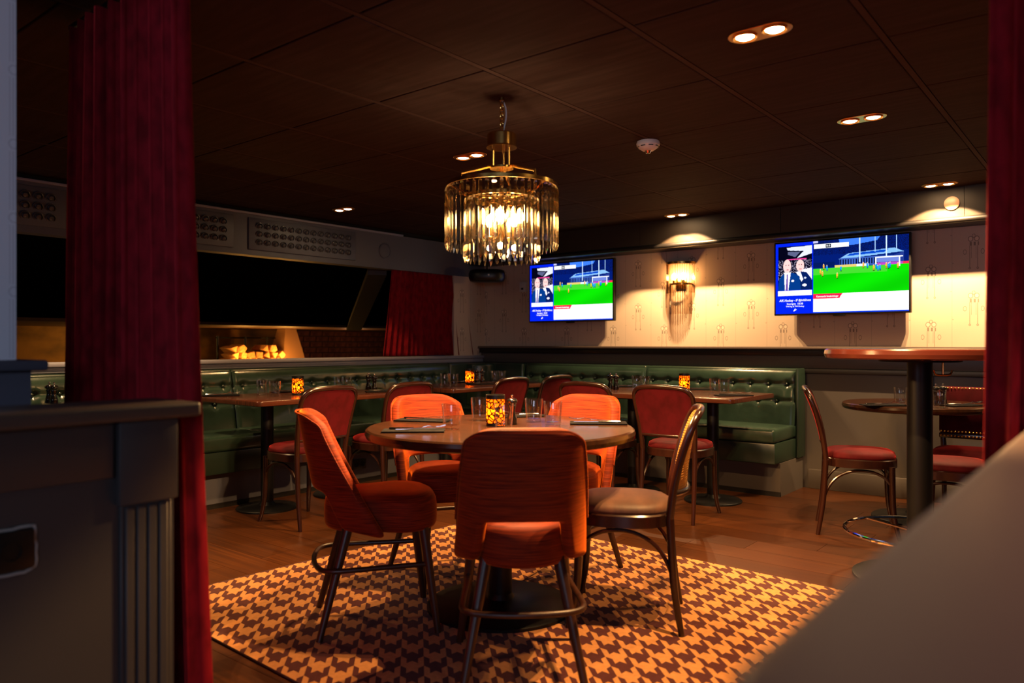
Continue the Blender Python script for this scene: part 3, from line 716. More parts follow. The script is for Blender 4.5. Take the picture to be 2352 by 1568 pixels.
def bent_chair(label, cane=False):
    o = E('bentwood_chair'); tag(o, label, 'chair', None if cane else 'bentwood chairs with red velvet')
    SM = BEIGE if cane else VELV
    rg = [[(x, y, z) for x, y in selli(0.205*sc, 0.205*sc, 2.7, 36, 0, 0.0)] for sc, z in ((0.93, 0.405), (1.0, 0.408), (1.0, 0.452), (0.97, 0.458))]
    MB().rings(rg).build('seat_frame', WOODD, o, ang=35)
    rg = [[(x, y, z) for x, y in selli(0.205*sc, 0.205*sc, 2.6, 36, 0, 0.0)] for sc, z in ((0.96, 0.456), (0.975, 0.468), (0.95, 0.485), (0.85, 0.497), (0.6, 0.504), (0.3, 0.507), (0.02, 0.508))]
    MB().rings(rg).build('seat_pad', SM, o, ang=180)
    for sx in (-1, 1):
        MB().tube([(sx*0.165, 0.165, 0.42), (sx*0.168, 0.17, 0.2), (sx*0.175, 0.185, 0.08), (sx*0.188, 0.205, 0)], [0.018, 0.016, 0.0135, 0.012], 12, smooth=4).build('leg', WOODD, o)
        MB().tube([(sx*0.190, -0.235, 0), (sx*0.184, -0.205, 0.2), (sx*0.182, -0.190, 0.45)], [0.012, 0.015, 0.0165], 12, smooth=4).build('leg', WOODD, o)
        MB().tube([(sx*0.184, -0.212, 0.13), (sx*0.178, -0.195, 0.24), (sx*0.172, -0.14, 0.335), (sx*0.17, -0.05, 0.385), (sx*0.168, 0.05, 0.388), (sx*0.168, 0.12, 0.36), (sx*0.168, 0.158, 0.32)], 0.0085, 8, smooth=4).build('brace', WOODD, o)
    MB().tube([(-0.162, 0.17, 0.31), (-0.14, 0.168, 0.355), (-0.06, 0.165, 0.392), (0.06, 0.165, 0.392), (0.14, 0.168, 0.355), (0.162, 0.17, 0.31)], 0.0085, 8, smooth=4).build('brace', WOODD, o)
    def yb(z): 
        t = max(0, (z-0.45)/0.41); return -0.190-0.03*t-0.075*t*t
    prof = [(-0.182, 0.45), (-0.190, 0.58), (-0.200, 0.70), (-0.203, 0.78), (-0.192, 0.825), (-0.155, 0.853), (-0.08, 0.862), (0, 0.865)]
    prof = prof+[(-x, z) for x, z in reversed(prof[:-1])]
    MB().tube([(x, yb(z)-(0.018*(1-(x/0.2)**2) if z > 0.8 else 0), z) for x, z in prof], [0.0165]*2+[0.0155]*(len(prof)-4)+[0.0165]*2, 12, smooth=5).build('back_frame', WOODD, o)
    bulge = 0.06 if cane else 0.012
    MB().tube([(-0.186, yb(0.545), 0.545), (-0.10, yb(0.545)-bulge*0.8, 0.545), (0, yb(0.545)-bulge, 0.545), (0.10, yb(0.545)-bulge*0.8, 0.545), (0.186, yb(0.545), 0.545)], 0.012, 10, smooth=5).build('cross_rail', WOODD, o)
    def pn(s, t):
        x = (s*2-1); z = 0.555+t*0.295; zt = 0.852-0.05*abs(x)**6; z = 0.555+t*(zt-0.555)
        hw = 0.180+0.012*min(1, t*1.5)
        bl = bulge*(1-t)*0.9+0.018*t
        return (x*hw, yb(z)-bl*(1-x*x), z)
    MB().grid(pn, 14, 10).build('back_panel', CANE if cane else VELV, o, solid=0.006 if cane else 0.022, off=0, ang=60)
    return o
B = bent_chair('x')
BC = [((-4.13, 2.965), 90, 'red bentwood chair at the first left table, before the amber lantern'), ((-4.10, 3.62), 90, 'red bentwood chair at the second left table, behind the left orange chair'),
      ((-4.05, 4.66), 90, 'red bentwood chair at the third left table, seen above the chandelier table lantern'), ((-4.02, 5.23), 90, 'red bentwood chair at the bench corner, behind the tumblers'),
      ((-2.93, 4.69), 0, 'dark bentwood chair behind the right orange chair'), ((-2.32, 4.65), 2, 'dark red bentwood chair back-on at the back bench end table')]
for (x, y), r_, lb in BC: inst(B, (x, y, 0), R(r_), lb)
inst(B, (-1.275, 4.93, 0), math.atan2(-0.95, 0.30), 'red bentwood chair seen side on, left of the small round table')
gx, gy = W2(2.42, 4.22)
inst(B, (gx, gy, 0), face(-0.96, 0.52), 'red bentwood chair at the small round table, beside the right curtain')
CB = bent_chair('brown bentwood chair with cane back right of the round table', True)
x, y = W2(0.462, 3.17); CB.location = (x, y, RZ); CB.rotation_euler = (0, 0, face(-0.97, 0.2)); CB.name = 'cane_chair'
# studded velvet chair beyond the small round table
sc_ = E('studded_chair', (-0.78, 5.67, 0), R(180)); tag(sc_, 'red velvet chair with brass studs behind the small round table', 'chair')
rg = [[(x, y, z) for x, y in selli(0.235*s_, 0.225*s_, 3.5, 32)] for s_, z in ((0.95, 0.35), (1, 0.36), (1, 0.43), (0.9, 0.455), (0.5, 0.465), (0.02, 0.466))]
MB().rings(rg).build('seat', VELV, sc_, ang=180)
m = MB().box(-0.235, 0.235, -0.30, -0.235, 0.53, 0.845); m.xf(Matrix.Shear('XY', 4, (0, 0)) if False else Matrix.Identity(4)); m.build('backrest', VELV, sc_, bevel=0.018, seg=3)
MB().box(-0.235, 0.235, -0.30, -0.24, 0.495, 0.53).build('back_rail', WOODD, sc_, bevel=0.006)
sd = None
for z in (0.836, 0.541, 0.512):
    for i in range(22):
        if sd is None:
            sd = MB().lathe([(0.0065, 0.0), (0.005, 0.003), (0.0005, 0.005)], 8).xf(Matrix.Rotation(R(-90), 4, 'X')).build('stud', BRASS, sc_); q_ = sd
        else: q_ = sd.copy(); COL.objects.link(q_)
        q_.location = (-0.222+i*0.0211, -0.236, z)
for sx in (-1, 1):
    MB().tube([(sx*0.205, -0.265, 0), (sx*0.205, -0.25, 0.42), (sx*0.22, -0.27, 0.58)], [0.014, 0.019, 0.016], 10).build('leg', WOODD, sc_)
    MB().tube([(sx*0.205, 0.19, 0), (sx*0.195, 0.18, 0.36)], [0.013, 0.02], 10).build('leg', WOODD, sc_)
# ================================================================== CHANDELIER
ch = E('chandelier', (CH[0], CH[1], 0)); tag(ch, 'brass chandelier with two tiers of crystal prisms over the round table', 'chandelier')
for k in range(7):
    z = 2.188-k*0.0185; a_ = (k % 2)*PI/2
    m = MB().tube([(0.009*math.cos(t_)*math.cos(a_), 0.009*math.cos(t_)*math.sin(a_), z+0.014*math.sin(t_)) for t_ in [2*PI*i/14 for i in range(14)]], 0.0024, 6, loop=True); m.build('chain_link', BRASS, ch)
MB().tube([(0.0, 0.0, 2.205), (0.012, 0.012, 2.17), (0.016, 0.010, 2.12), (0.004, 0.002, 2.055)], 0.0035, 6, smooth=5).build('cable', WHITEP, ch)
MB().lathe([(0.012, 2.198), (0.012, CEIL)], 12).build('ceiling_hook', BRASS, ch)
m = MB().lathe([(0.001, 2.052), (0.060, 2.052), (0.063, 2.048), (0.063, 1.998), (0.067, 1.992), (0.001, 1.992)], 40, caps=False); m.build('canopy', BRASS, ch, ang=30)
AR = [R(39+200), R(39+320), R(39+80)]
for a_ in AR:
    c_, s_ = math.cos(a_), math.sin(a_)
    MB().tube([(0.04*c_, 0.04*s_, 1.995), (0.04*c_, 0.04*s_, 1.905)], 0.006, 8).build('stem', BRASS, ch)
    MB().tube([(0.02*c_, 0.02*s_, 1.905), (0.06*c_, 0.06*s_, 1.905), (0.185*c_, 0.185*s_, 1.868), (0.187*c_, 0.187*s_, 1.80)], 0.006, 8).build('arm', BRASS, ch)
MB().lathe([(0.001, 1.900), (0.052, 1.900), (0.052, 1.908), (0.001, 1.908)], 28, caps=False).build('hub_plate', BRASS, ch, ang=30)
for r_, z in ((0.240, 1.815), (0.160, 1.765)):
    MB().rings([[(rr*math.cos(2*PI*k/64), rr*math.sin(2*PI*k/64), zz_) for k in range(64)] for rr, zz_ in ((r_-0.004, z), (r_+0.003, z), (r_+0.003, z+0.016), (r_-0.004, z+0.016))], loop=True).build('ring', BRASS, ch, ang=30)
for a_ in AR:
    c_, s_ = math.cos(a_), math.sin(a_)
    MB().tube([(0.24*c_, 0.24*s_, 1.82), (0.16*c_, 0.16*s_, 1.772), (0.0, 0.0, 1.772)], 0.004, 6).build('ring_spoke', BRASS, ch)
def prism(L, wd=0.0092):
    tri = [(0, wd*0.95), (-wd, -wd*0.45), (wd, -wd*0.45)]
    def rg(s_, z): return [(x*s_, y*s_, z) for x, y in tri]
    return MB().rings([rg(0.35, 0), rg(1, -0.010), rg(1, -L+0.022), rg(0.15, -L)])
for r_, z, L, n in ((0.240, 1.815, 0.268, 50), (0.160, 1.765, 0.272, 34)):
    p0 = None
    for k in range(n):
        a_ = 2*PI*k/n
        if p0 is None: p0 = prism(L).build('prism', CRYS, ch, smooth=False); o = p0
        else: o = p0.copy(); COL.objects.link(o)
        o.location = (r_*math.cos(a_), r_*math.sin(a_), z-0.002); o.rotation_euler = (0, 0, a_-PI/2)
for k in range(5):
    a_ = 2*PI*k/5+0.3; x, y = 0.085*math.cos(a_), 0.085*math.sin(a_)
    MB().lathe([(0.010, 1.60), (0.010, 1.655)], 12, (x, y, 0)).build('lamp_socket', BRASS, ch)
    MB().lathe([(0.008, 1.655), (0.017, 1.672), (0.018, 1.690), (0.010, 1.712), (0.001, 1.725)], 14, (x, y, 0)).build('bulb', BULB, ch)
    MB().tube([(x, y, 1.60), (0, 0, 1.60)], 0.005, 6).build('lamp_arm', BRASS, ch)
    light('SPOT', (CH[0]+x, CH[1]+y, 1.56), 72, AMBER if k % 2 else WARM, 0.014, (0, 0, 0), 168, 0.35)
    light('POINT', (CH[0]+x, CH[1]+y, 1.69), 1.5, WARM, 0.018)
MB().lathe([(0.008, 1.59), (0.008, 1.90)], 10).build('centre_rod', BRASS, ch)
# ================================================================== DOWNLIGHTS, DETECTOR
def downlight():
    o = E('downlight'); tag(o, 'x', 'ceiling light', 'twin ceiling downlights')
    out = []
    for s_, a0 in ((1, -90), (-1, 90)):
        for k in range(13):
            t_ = R(a0+180*k/12); out.append((s_*0.052+0.058*math.cos(t_), 0.058*math.sin(t_)))
    MB().ext(out, -0.004, 0.0).build('trim_plate', GOLD, o, bevel=0.0015, seg=1)
    for s_ in (-1, 1):
        h = MB().lathe([(0.041, -0.004), (0.043, -0.008), (0.040, -0.010), (0.034, -0.004)], 24, (s_*0.052, 0, 0), caps=False).build('lamp_ring', GOLD, o)
        MB().lathe([(0.030, 0.0), (0.031, -0.004), (0.024, -0.008), (0.012, -0.011), (0.001, -0.012)], 18, (s_*0.052, 0, 0)).build('lamp_lens', SPOTG, o)
    return o
DL = downlight()
dlab = ['twin brass downlight nearest, large at the upper right', 'twin downlight second down the right row of the ceiling', 'twin downlight above the right screen by the soffit', 'twin downlight above the wall lamp by the soffit',
        'twin downlight just left of the chandelier stem', 'twin brass downlight left of the chandelier near the vent beam', 'twin downlight hidden behind the right curtain']
for (dx, dy, p), lb in zip(DOWN, dlab):
    if lb.endswith('curtain'): continue
    inst(DL, (dx, dy, CEIL), 0, lb)
sm = E('smoke_detector', (-1.985, 3.60, CEIL)); tag(sm, 'grey smoke detector on the ceiling right of the chandelier', 'detector')
MB().lathe([(0.058, 0.0), (0.062, -0.012), (0.060, -0.022)], 28).build('base', WHITEP, sm)
MB().lathe([(0.056, -0.022), (0.050, -0.034), (0.030, -0.048), (0.022, -0.050)], 28).build('cover', WHITEP, sm)
MB().lathe([(0.018, -0.050), (0.012, -0.062), (0.001, -0.064)], 16).build('sensor_tip', CHROME, sm)
for k in range(8):
    a_ = 2*PI*k/8; MB().box(-0.012, 0.012, 0.050, 0.0565, -0.031, -0.028).xf(Matrix.Rotation(a_, 4, 'Z')).build('slot', PLASTK, sm, smooth=False)
dk = MB().lathe([(0.047, 0), (0.047, 0.008), (0.042, 0.012), (0.001, 0.013)], 28).xf(Matrix.Rotation(R(90), 4, 'X')).build('wall_disc', mat('copper_disc', lin(196, 150, 120), 0.4)); dk.location = (-0.944, 5.9595, 2.10); tag(dk, 'round tan disc on the soffit above the right screen', 'disc')
# ================================================================== SCREENS
def make_pic():
    Wd, Hd = 320, 180
    im = np.zeros((Hd, Wd, 3)); yy, xx = np.mgrid[0:Hd, 0:Wd]; xf = (xx+0.5)/Wd; yf = (yy+0.5)/Hd     # y down
    def c(*v): return np.array([pow(q/255, 2.2) for q in v])
    def rc(x0, x1, y0, y1, col): im[(xf >= x0) & (xf < x1) & (yf >= y0) & (yf < y1)] = col
    def el(cx, cy_, a, b_, col, lim=None):
        m_ = ((xf-cx)/a)**2+((yf-cy_)/b_)**2 < 1
        if lim is not None: m_ &= lim
        im[m_] = col
    def poly(ps, col, lim=None):
        m_ = np.zeros(xf.shape, bool); n = len(ps); j = n-1
        for i in range(n):
            (xi, yi), (xj, yj) = ps[i], ps[j]
            cnd = ((yi > yf) != (yj > yf)) & (xf < (xj-xi)*(yf-yi)/((yj-yi) or 1e-9)+xi); m_ ^= cnd; j = i
        if lim is not None: m_ &= lim
        im[m_] = col
    im[:] = c(8, 38, 226)
    rng = np.random.RandomState(4)
    # left picture
    pm = (xf >= 0.022) & (xf < 0.295) & (yf >= 0.045) & (yf < 0.665)
    im[pm] = c(12, 12, 30)
    ns = rng.rand(Hd, Wd); im[pm & (ns > 0.86) & (yf > 0.24)] = c(190, 180, 210)
    poly([(0.09, 0.06), (0.295, 0.05), (0.295, 0.16), (0.17, 0.22), (0.23, 0.12), (0.10, 0.10)], c(220, 225, 250), pm)
    poly([(0.10, 0.12), (0.20, 0.13), (0.16, 0.2), (0.10, 0.16)], c(90, 95, 130), pm)
    rc(0.09, 0.25, 0.225, 0.24, c(220, 60, 140))
    poly([(0.21, 0.38), (0.295, 0.36), (0.295, 0.665), (0.22, 0.665)], c(240, 235, 250), pm)
    poly([(0.13, 0.665), (0.14, 0.45), (0.185, 0.40), (0.25, 0.42), (0.292, 0.52), (0.295, 0.665)], c(14, 34, 92), pm)
    poly([(0.165, 0.41), (0.20, 0.40), (0.225, 0.52), (0.21, 0.55)], c(240, 240, 250), pm)
    el(0.200, 0.325, 0.032, 0.085, c(250, 205, 200), pm)
    poly([(0.020, 0.665), (0.03, 0.50), (0.07, 0.42), (0.14, 0.42), (0.195, 0.47), (0.205, 0.665)], c(12, 58, 130), pm)
    poly([(0.070, 0.41), (0.125, 0.41), (0.105, 0.665), (0.075, 0.665)], c(248, 245, 252), pm)
    poly([(0.092, 0.44), (0.100, 0.44), (0.099, 0.665), (0.082, 0.665)], c(104, 70, 160), pm)
    el(0.095, 0.325, 0.032, 0.095, c(252, 205, 200), pm)
    for ex, ey in ((0.085, 0.31), (0.107, 0.31), (0.191, 0.31), (0.211, 0.31)): el(ex, ey, 0.0045, 0.008, c(120, 70, 80), pm)
    for ex, ey in ((0.097, 0.375), (0.202, 0.372)): el(ex, ey, 0.011, 0.006, c(190, 90, 110), pm)
    el(0.140, 0.535, 0.012, 0.016, c(240, 240, 250), pm); el(0.240, 0.50, 0.010, 0.014, c(200, 210, 240), pm); el(0.235, 0.60, 0.018, 0.02, c(230, 230, 250), pm)
    rc(0.020, 0.295, 0.672, 0.742, c(244, 244, 246))
    # right: pitch
    rm = xf >= 0.302
    im[rm] = c(10, 32, 110)
    im[rm & (yf < 0.2) & (ns > 0.55)] = c(14, 22, 70)
    poly([(0.50, 0.0), (0.80, 0.0), (0.78, 0.05), (0.60, 0.09), (0.51, 0.08)], c(62, 120, 236), rm)
    rc(0.302, 0.34, 0.0, 0.03, c(190, 190, 240))
    rc(0.31, 0.575, 0.045, 0.105, c(246, 246, 248)); rc(0.40, 0.44, 0.05, 0.10, c(12, 20, 40))
    poly([(0.50, 0.27), (0.57, 0.20), (0.90, 0.165), (0.965, 0.22), (0.50, 0.275)], c(130, 184, 244), rm)
    poly([(0.555, 0.235), (0.585, 0.205), (0.86, 0.18), (0.83, 0.215)], c(16, 70, 190), rm)
    rc(0.505, 0.965, 0.262, 0.37, c(60, 92, 180))
    for k in range(16):
        x0 = 0.51+k*0.019; rc(x0, x0+0.009, 0.28, 0.355, c(12, 20, 60))
    poly([(0.86, 0.28), (0.965, 0.225), (0.965, 0.37), (0.86, 0.37)], c(40, 60, 140), rm)
    rc(0.302, 0.47, 0.30, 0.365, c(10, 30, 90)); rc(0.47, 0.63, 0.352, 0.385, c(224, 196, 110)); rc(0.63, 0.72, 0.352, 0.385, c(226, 230, 250)); rc(0.78, 0.97, 0.352, 0.39, c(178, 70, 190)); rc(0.96, 1, 0.35, 0.39, c(230, 50, 80))
    rc(0.302, 1.0, 0.385, 0.735, c(18, 216, 12))
    im[rm & (yf > 0.385) & (yf < 0.47) & (xf < 0.85)] = c(70, 206, 50)
    g = rm & (yf > 0.47) & (yf < 0.735); im[g] = im[g]*(0.92+0.12*np.sin(xf[g]*9+yf[g]*14)[:, None])
    for x in (0.655, 0.845): rc(x-0.005, x+0.005, 0.0, 0.33, c(200, 225, 255))
    for x in (0.765, 0.915): rc(x-0.003, x+0.003, 0.0, 0.20, c(160, 200, 250))
    rc(0.765, 0.775, 0.28, 0.38, c(230, 240, 255)); rc(0.765, 0.96, 0.275, 0.287, c(240, 245, 255)); rc(0.93, 0.94, 0.28, 0.41, c(240, 245, 255)); rc(0.775, 0.93, 0.29, 0.345, c(110, 130, 210))
    for x, y, q_ in ((0.36, 0.43, 'o'), (0.375, 0.455, 'o'), (0.385, 0.36, 'o'), (0.487, 0.49, 'o'), (0.41, 0.38, 'b'), (0.515, 0.395, 'b'), (0.68, 0.37, 'o'), (0.71, 0.375, 'b'), (0.755, 0.41, 'o'), (0.775, 0.39, 'b'), (0.785, 0.42, 'b'), (0.80, 0.41, 'b'), (0.845, 0.39, 'o'), (0.86, 0.395, 'b'), (0.87, 0.385, 'b'), (0.925, 0.40, 'o')):
        cc = c(240, 176, 60) if q_ == 'o' else c(30, 150, 240)
        rc(x-0.006, x+0.006, y-0.025, y+0.012, cc); el(x, y-0.032, 0.004, 0.008, c(240, 200, 170)); rc(x-0.005, x+0.005, y+0.012, y+0.035, cc*0.6); rc(x-0.004, x+0.006, y+0.035, y+0.043, c(20, 60, 10))
    rc(0.302, 1.0, 0.735, 0.985, c(245, 245, 246)); rc(0.302, 1.0, 0.985, 1.0, c(20, 60, 220))
    for y in (0.80, 0.835, 0.87, 0.905, 0.94):
        for k in range(9):
            if rng.rand() > 0.35: x0 = 0.37+k*0.065; rc(x0, x0+0.02+0.02*rng.rand(), y, y+0.007, c(226, 228, 232))
    poly([(0.302, 0.733), (0.53, 0.733), (0.515, 0.765), (0.505, 0.80), (0.302, 0.80)], c(250, 34, 74))
    return im
PIC = make_pic()
SCRM = bpy.data.materials.new('screen_picture'); SCRM.use_nodes = True; nt = SCRM.node_tree; nt.nodes.clear()
o_ = nt.nodes.new('ShaderNodeOutputMaterial'); e_ = nt.nodes.new('ShaderNodeEmission'); at_ = nt.nodes.new('ShaderNodeAttribute'); at_.attribute_name = 'pic'
e_.inputs[1].default_value = 1.25; nt.links.new(at_.outputs[0], e_.inputs[0]); nt.links.new(e_.outputs[0], o_.inputs[0])
TXTW = glow('screen_white_text', (1, 1, 1, 1), 1.25)
def text(body, size, x, z, y, parent, name, align='CENTER', sx=1.0, shear=0.0):
    c = bpy.data.curves.new('t', 'FONT'); c.body = body; c.size = size; c.align_x = align; c.extrude = 0.0004; c.resolution_u = 2; c.offset = size*0.012; c.shear = shear
    o = bpy.data.objects.new('t', c); COL.objects.link(o); dg = bpy.context.evaluated_depsgraph_get(); dg.update()
    me = bpy.data.meshes.new_from_object(o.evaluated_get(dg)); bpy.data.objects.remove(o)
    me.materials.clear(); me.materials.append(TXTW)
    o = bpy.data.objects.new(name, me); COL.objects.link(o); o.parent = parent; o.location = (x, y, z); o.rotation_euler = (R(90), 0, 0); o.scale = (sx, 1, 1)
    return o
def screen(label):
    o = E('television'); tag(o, label, 'television', 'screens on the back wall'); w_, h_ = 0.995, 0.585
    MB().box(-w_/2, w_/2, -0.022, 0.022, -h_/2, h_/2).build('casing', PLASTK, o, bevel=0.006)
    MB().box(-0.2, 0.2, 0.022, 0.07, -0.15, 0.15).build('wall_bracket', PLASTK, o, smooth=False)
    MB().box(-0.045, 0.045, -0.020, 0.0, -h_/2-0.012, -h_/2).build('badge_bar', PLASTK, o, bevel=0.004)
    Wd, Hd = 320, 180; a, b_ = w_/2-0.013, h_/2-0.013
    v = [(-a+2*a*i/Wd, -0.0225, b_-2*b_*j/Hd) for j in range(Hd+1) for i in range(Wd+1)]
    f = [(j*(Wd+1)+i, (j+1)*(Wd+1)+i, (j+1)*(Wd+1)+i+1, j*(Wd+1)+i+1) for j in range(Hd) for i in range(Wd)]
    me = bpy.data.meshes.new('display'); me.from_pydata(v, [], f)
    ca = me.color_attributes.new('pic', 'FLOAT_COLOR', 'CORNER')
    arr = np.ones((Hd*Wd, 4), np.float32); arr[:, :3] = PIC.reshape(-1, 3); ca.data.foreach_set('color', np.repeat(arr, 4, axis=0).ravel())
    d = bpy.data.objects.new('display', me); COL.objects.link(d); d.parent = o; me.materials.append(SCRM)
    cx = -a+2*a*0.158
    text('AIK Hockey - IF Björklöven', 0.0262, cx, b_-2*b_*0.827, -0.0235, o, 'screen_text', sx=0.84, shear=0.2)
    text('Imorgon  18:30', 0.0205, cx, b_-2*b_*0.872, -0.0235, o, 'screen_text')
    text('TV4 Play & TV4 Hockey', 0.017, cx, b_-2*b_*0.907, -0.0235, o, 'screen_text', sx=0.85)
    lg = MB(); z0 = b_-2*b_*0.965
    lg.add([(cx-0.014, -0.0235, z0), (cx+0.004, -0.0235, z0+0.024), (cx+0.004, -0.0235, z0+0.012), (cx+0.016, -0.0235, z0+0.014), (cx-0.004, -0.0235, z0)], [(0, 4, 3, 2, 1)]); lg.build('channel_mark', TXTW, o, smooth=False)
    text('Kommande livesändningar', 0.0215, -a+2*a*0.328, b_-2*b_*0.782, -0.0235, o, 'screen_text', 'LEFT', sx=0.72)
    text('0-0', 0.021, -a+2*a*0.42, b_-2*b_*0.088, -0.0235, o, 'screen_text')
    return o
TV = screen('x')
inst(TV, (-1.722, 6.115, 1.655), 0, 'large television right of the wall lamp, showing a football match')
inst(TV, (-4.215, 6.115, 1.645), 0, 'television left of the wall lamp, showing a football match')
# screens throw a little light into the room: their emission does that
# ================================================================== SCONCE
sn = E('wall_sconce', (-3.085, YB, 0)); tag(sn, 'brass wall lamp with two tiers of glass rods between the screens', 'wall lamp')
def half(r_, z0, z1, nm, mt, t=0.004):
    n = 28; rg = []
    for k in range(n+1):
        a_ = PI+PI*k/n; c_, s_ = math.cos(a_), math.sin(a_)
        rg.append([(r_*c_, r_*s_, z0), ((r_+t)*c_, (r_+t)*s_, z0), ((r_+t)*c_, (r_+t)*s_, z1), (r_*c_, r_*s_, z1)])
    return MB().rings(rg).build(nm, mt, sn, ang=30)
half(0.128, 1.838, 1.858, 'top_band', BRASS, 0.008); half(0.098, 1.655, 1.672, 'middle_band', BRASS, 0.006)
MB().ext([(0.132*math.cos(PI+PI*k/20), 0.132*math.sin(PI+PI*k/20)) for k in range(21)], 1.846, 1.852).build('top_plate', BRASS, sn, smooth=False)
MB().box(-0.05, 0.05, -0.012, -0.001, 1.62, 1.72).build('backplate', BRASS, sn, bevel=0.003)
ROD = thin_glass('glass_rod', (0.80, 0.72, 0.62, 1), 1.0, 0.05, 0.4)
for r_, z0, z1, n in ((0.128, 1.585, 1.842, 26), (0.100, 1.40, 1.660, 20)):
    q0 = None
    for k in range(n):
        a_ = PI+PI*(k+0.5)/n
        if q0 is None: q0 = MB().lathe([(0.0048, z0), (0.0048, z1)], 8).build('glass_rod', ROD, sn); o = q0
        else: o = q0.copy(); COL.objects.link(o)
        o.location = (r_*math.cos(a_), r_*math.sin(a_), 0)
for sx in (-1, 1):
    MB().lathe([(0.012, 1.66), (0.012, 1.70)], 12, (sx*0.045, -0.055, 0)).build('lamp_socket', BRASS, sn)
    MB().lathe([(0.009, 1.70), (0.019, 1.715), (0.019, 1.735), (0.011, 1.755), (0.001, 1.765)], 14, (sx*0.045, -0.055, 0)).build('bulb', BULB, sn)
    light('POINT', (-3.085+sx*0.045, YB-0.055, 1.728), 3.5, AMBER, 0.015)
# speaker, thermostat
spk = E('ceiling_speaker', (-5.02, 5.80, 1.82)); tag(spk, 'black rounded speaker hanging in the far corner', 'speaker')
rg = [[(x, y, 0) for x, y in selli(0.17, 0.10, 2.5, 30)]]
m = MB(); m.rings([[(x*s_, y*s_, z) for x, y in selli(0.185, 0.11, 2.6, 32)] for s_, z in ((0.80, -0.062), (0.93, -0.052), (1, -0.02), (1, 0.02), (0.93, 0.052), (0.80, 0.062))]); m.build('housing', PLASTK, spk, bevel=0, ang=60)
MB().tube([(0, 0, 0.06), (0, 0, CEIL-1.82)], 0.008, 8).build('drop_rod', IRON, spk)
MB().box(0.02, 0.035, -0.113, -0.105, -0.004, 0.010).build('logo_badge', WHITEP, spk, smooth=False)
spk.rotation_euler = (0, 0, R(35))
th = E('thermostat', (-4.86, YB, 1.725)); tag(th, 'small white thermostat box left of the left screen', 'thermostat')
MB().box(-0.04, 0.04, -0.03, 0, -0.05, 0.05).build('cover', WHITEP, th, bevel=0.004); MB().box(-0.012, 0.012, -0.034, -0.03, -0.03, -0.01).build('button', PLASTK, th, smooth=False)
# ================================================================== TABLE WARE
def tumbler():
    m = MB().lathe([(0.0005, 0.0), (0.030, 0.0), (0.0335, 0.003), (0.0355, 0.02), (0.0415, 0.104), (0.0405, 0.1065), (0.0392, 0.104), (0.0325, 0.022), (0.0295, 0.016), (0.0005, 0.0145)], 32, caps=False)
    return m.build('tumbler', GLASS, ang=50)
def lantern():
    o = E('candle_lantern'); tag(o, 'x', 'lantern', 'amber candle lanterns')
    MB().lathe([(0.040, 0.012), (0.040, 0.128), (0.0385, 0.128), (0.0385, 0.012)], 36, caps=False).build('amber_shade', LANT, o, ang=50)
    MB().lathe([(0.0415, 0.116), (0.0415, 0.134), (0.0385, 0.134), (0.0385, 0.116)], 36, caps=False).build('rim_band', IRON, o, ang=50)
    MB().lathe([(0.0005, 0.0), (0.0405, 0.0), (0.0405, 0.013), (0.0005, 0.013)], 36, caps=False).build('base_plate', IRON, o, ang=50)
    MB().lathe([(0.0005, 0.013), (0.018, 0.013), (0.018, 0.032), (0.0005, 0.033)], 20, caps=False).build('tea_light', WAX, o, ang=50)
    MB().lathe([(0.001, 0.038), (0.009, 0.048), (0.0085, 0.062), (0.001, 0.085)], 10).build('flame', FLAME, o)
    return o
def mill():
    o = E('pepper_mill'); tag(o, 'x', 'mill', 'black mills')
    MB().lathe([(0.0005, 0), (0.023, 0), (0.024, 0.004), (0.022, 0.02), (0.023, 0.024), (0.021, 0.03), (0.014, 0.055), (0.0135, 0.062), (0.018, 0.078), (0.0185, 0.083), (0.016, 0.087)], 24).build('body', MILLB, o, ang=50)
    MB().lathe([(0.016, 0.088), (0.0235, 0.094), (0.0245, 0.102), (0.021, 0.110), (0.010, 0.114)], 24).build('head', MILLB, o, ang=60)
    MB().lathe([(0.010, 0.1135), (0.010, 0.116), (0.003, 0.117), (0.003, 0.121), (0.0062, 0.125), (0.0055, 0.130), (0.0005, 0.132)], 14).build('knob', CHROME, o, ang=60)
    return o
def tray():
    m = MB().ext(rect_round(-0.125, 0.125, -0.055, 0.055, 0.004), 0, 0.007); return m.build('napkin', TRAYM, bevel=0.002)
def knife():
    o = E('table_knife'); tag(o, 'x', 'knife', 'table knives')
    MB().rings([[(x, y*s_, 0.004+z*t_) for y, z in ((-0.008, 0), (-0.005, 0.004), (0.005, 0.004), (0.008, 0), (0.005, -0.004), (-0.005, -0.004))] for x, s_, t_ in ((-0.10, 0.6, 0.7), (-0.095, 0.95, 1), (-0.03, 0.8, 1), (0.0, 0.6, 0.9))]).build('handle', STEEL, o)
    MB().ext([(0, -0.005), (0.09, -0.007), (0.105, 0.0), (0.108, 0.006), (0, 0.006)], 0.003, 0.0045).build('blade', STEEL, o, smooth=False)
    return o
def fork():
    o = E('table_fork'); tag(o, 'x', 'fork', 'table forks')
    z = lambda x: 0.004+0.012*math.exp(-((x-0.03)/0.03)**2)+(max(0, x-0.05)*0.28)
    rg = [[(x, -w_, z(x)), (x, w_, z(x)), (x, w_, z(x)+0.0025), (x, -w_, z(x)+0.0025)] for x, w_ in ((-0.10, 0.006), (-0.06, 0.008), (0.0, 0.004), (0.03, 0.0035), (0.05, 0.010), (0.062, 0.0125))]
    MB().rings(rg).build('handle', STEEL, o)
    for k in range(4):
        y = -0.0105+k*0.007; MB().rings([[(x, y-0.0016, z(x)), (x, y+0.0016, z(x)), (x, y+0.0014, z(x)+0.002), (x, y-0.0014, z(x)+0.002)] for x in (0.060, 0.08, 0.10)]).build('tine', STEEL, o, smooth=False)
    return o
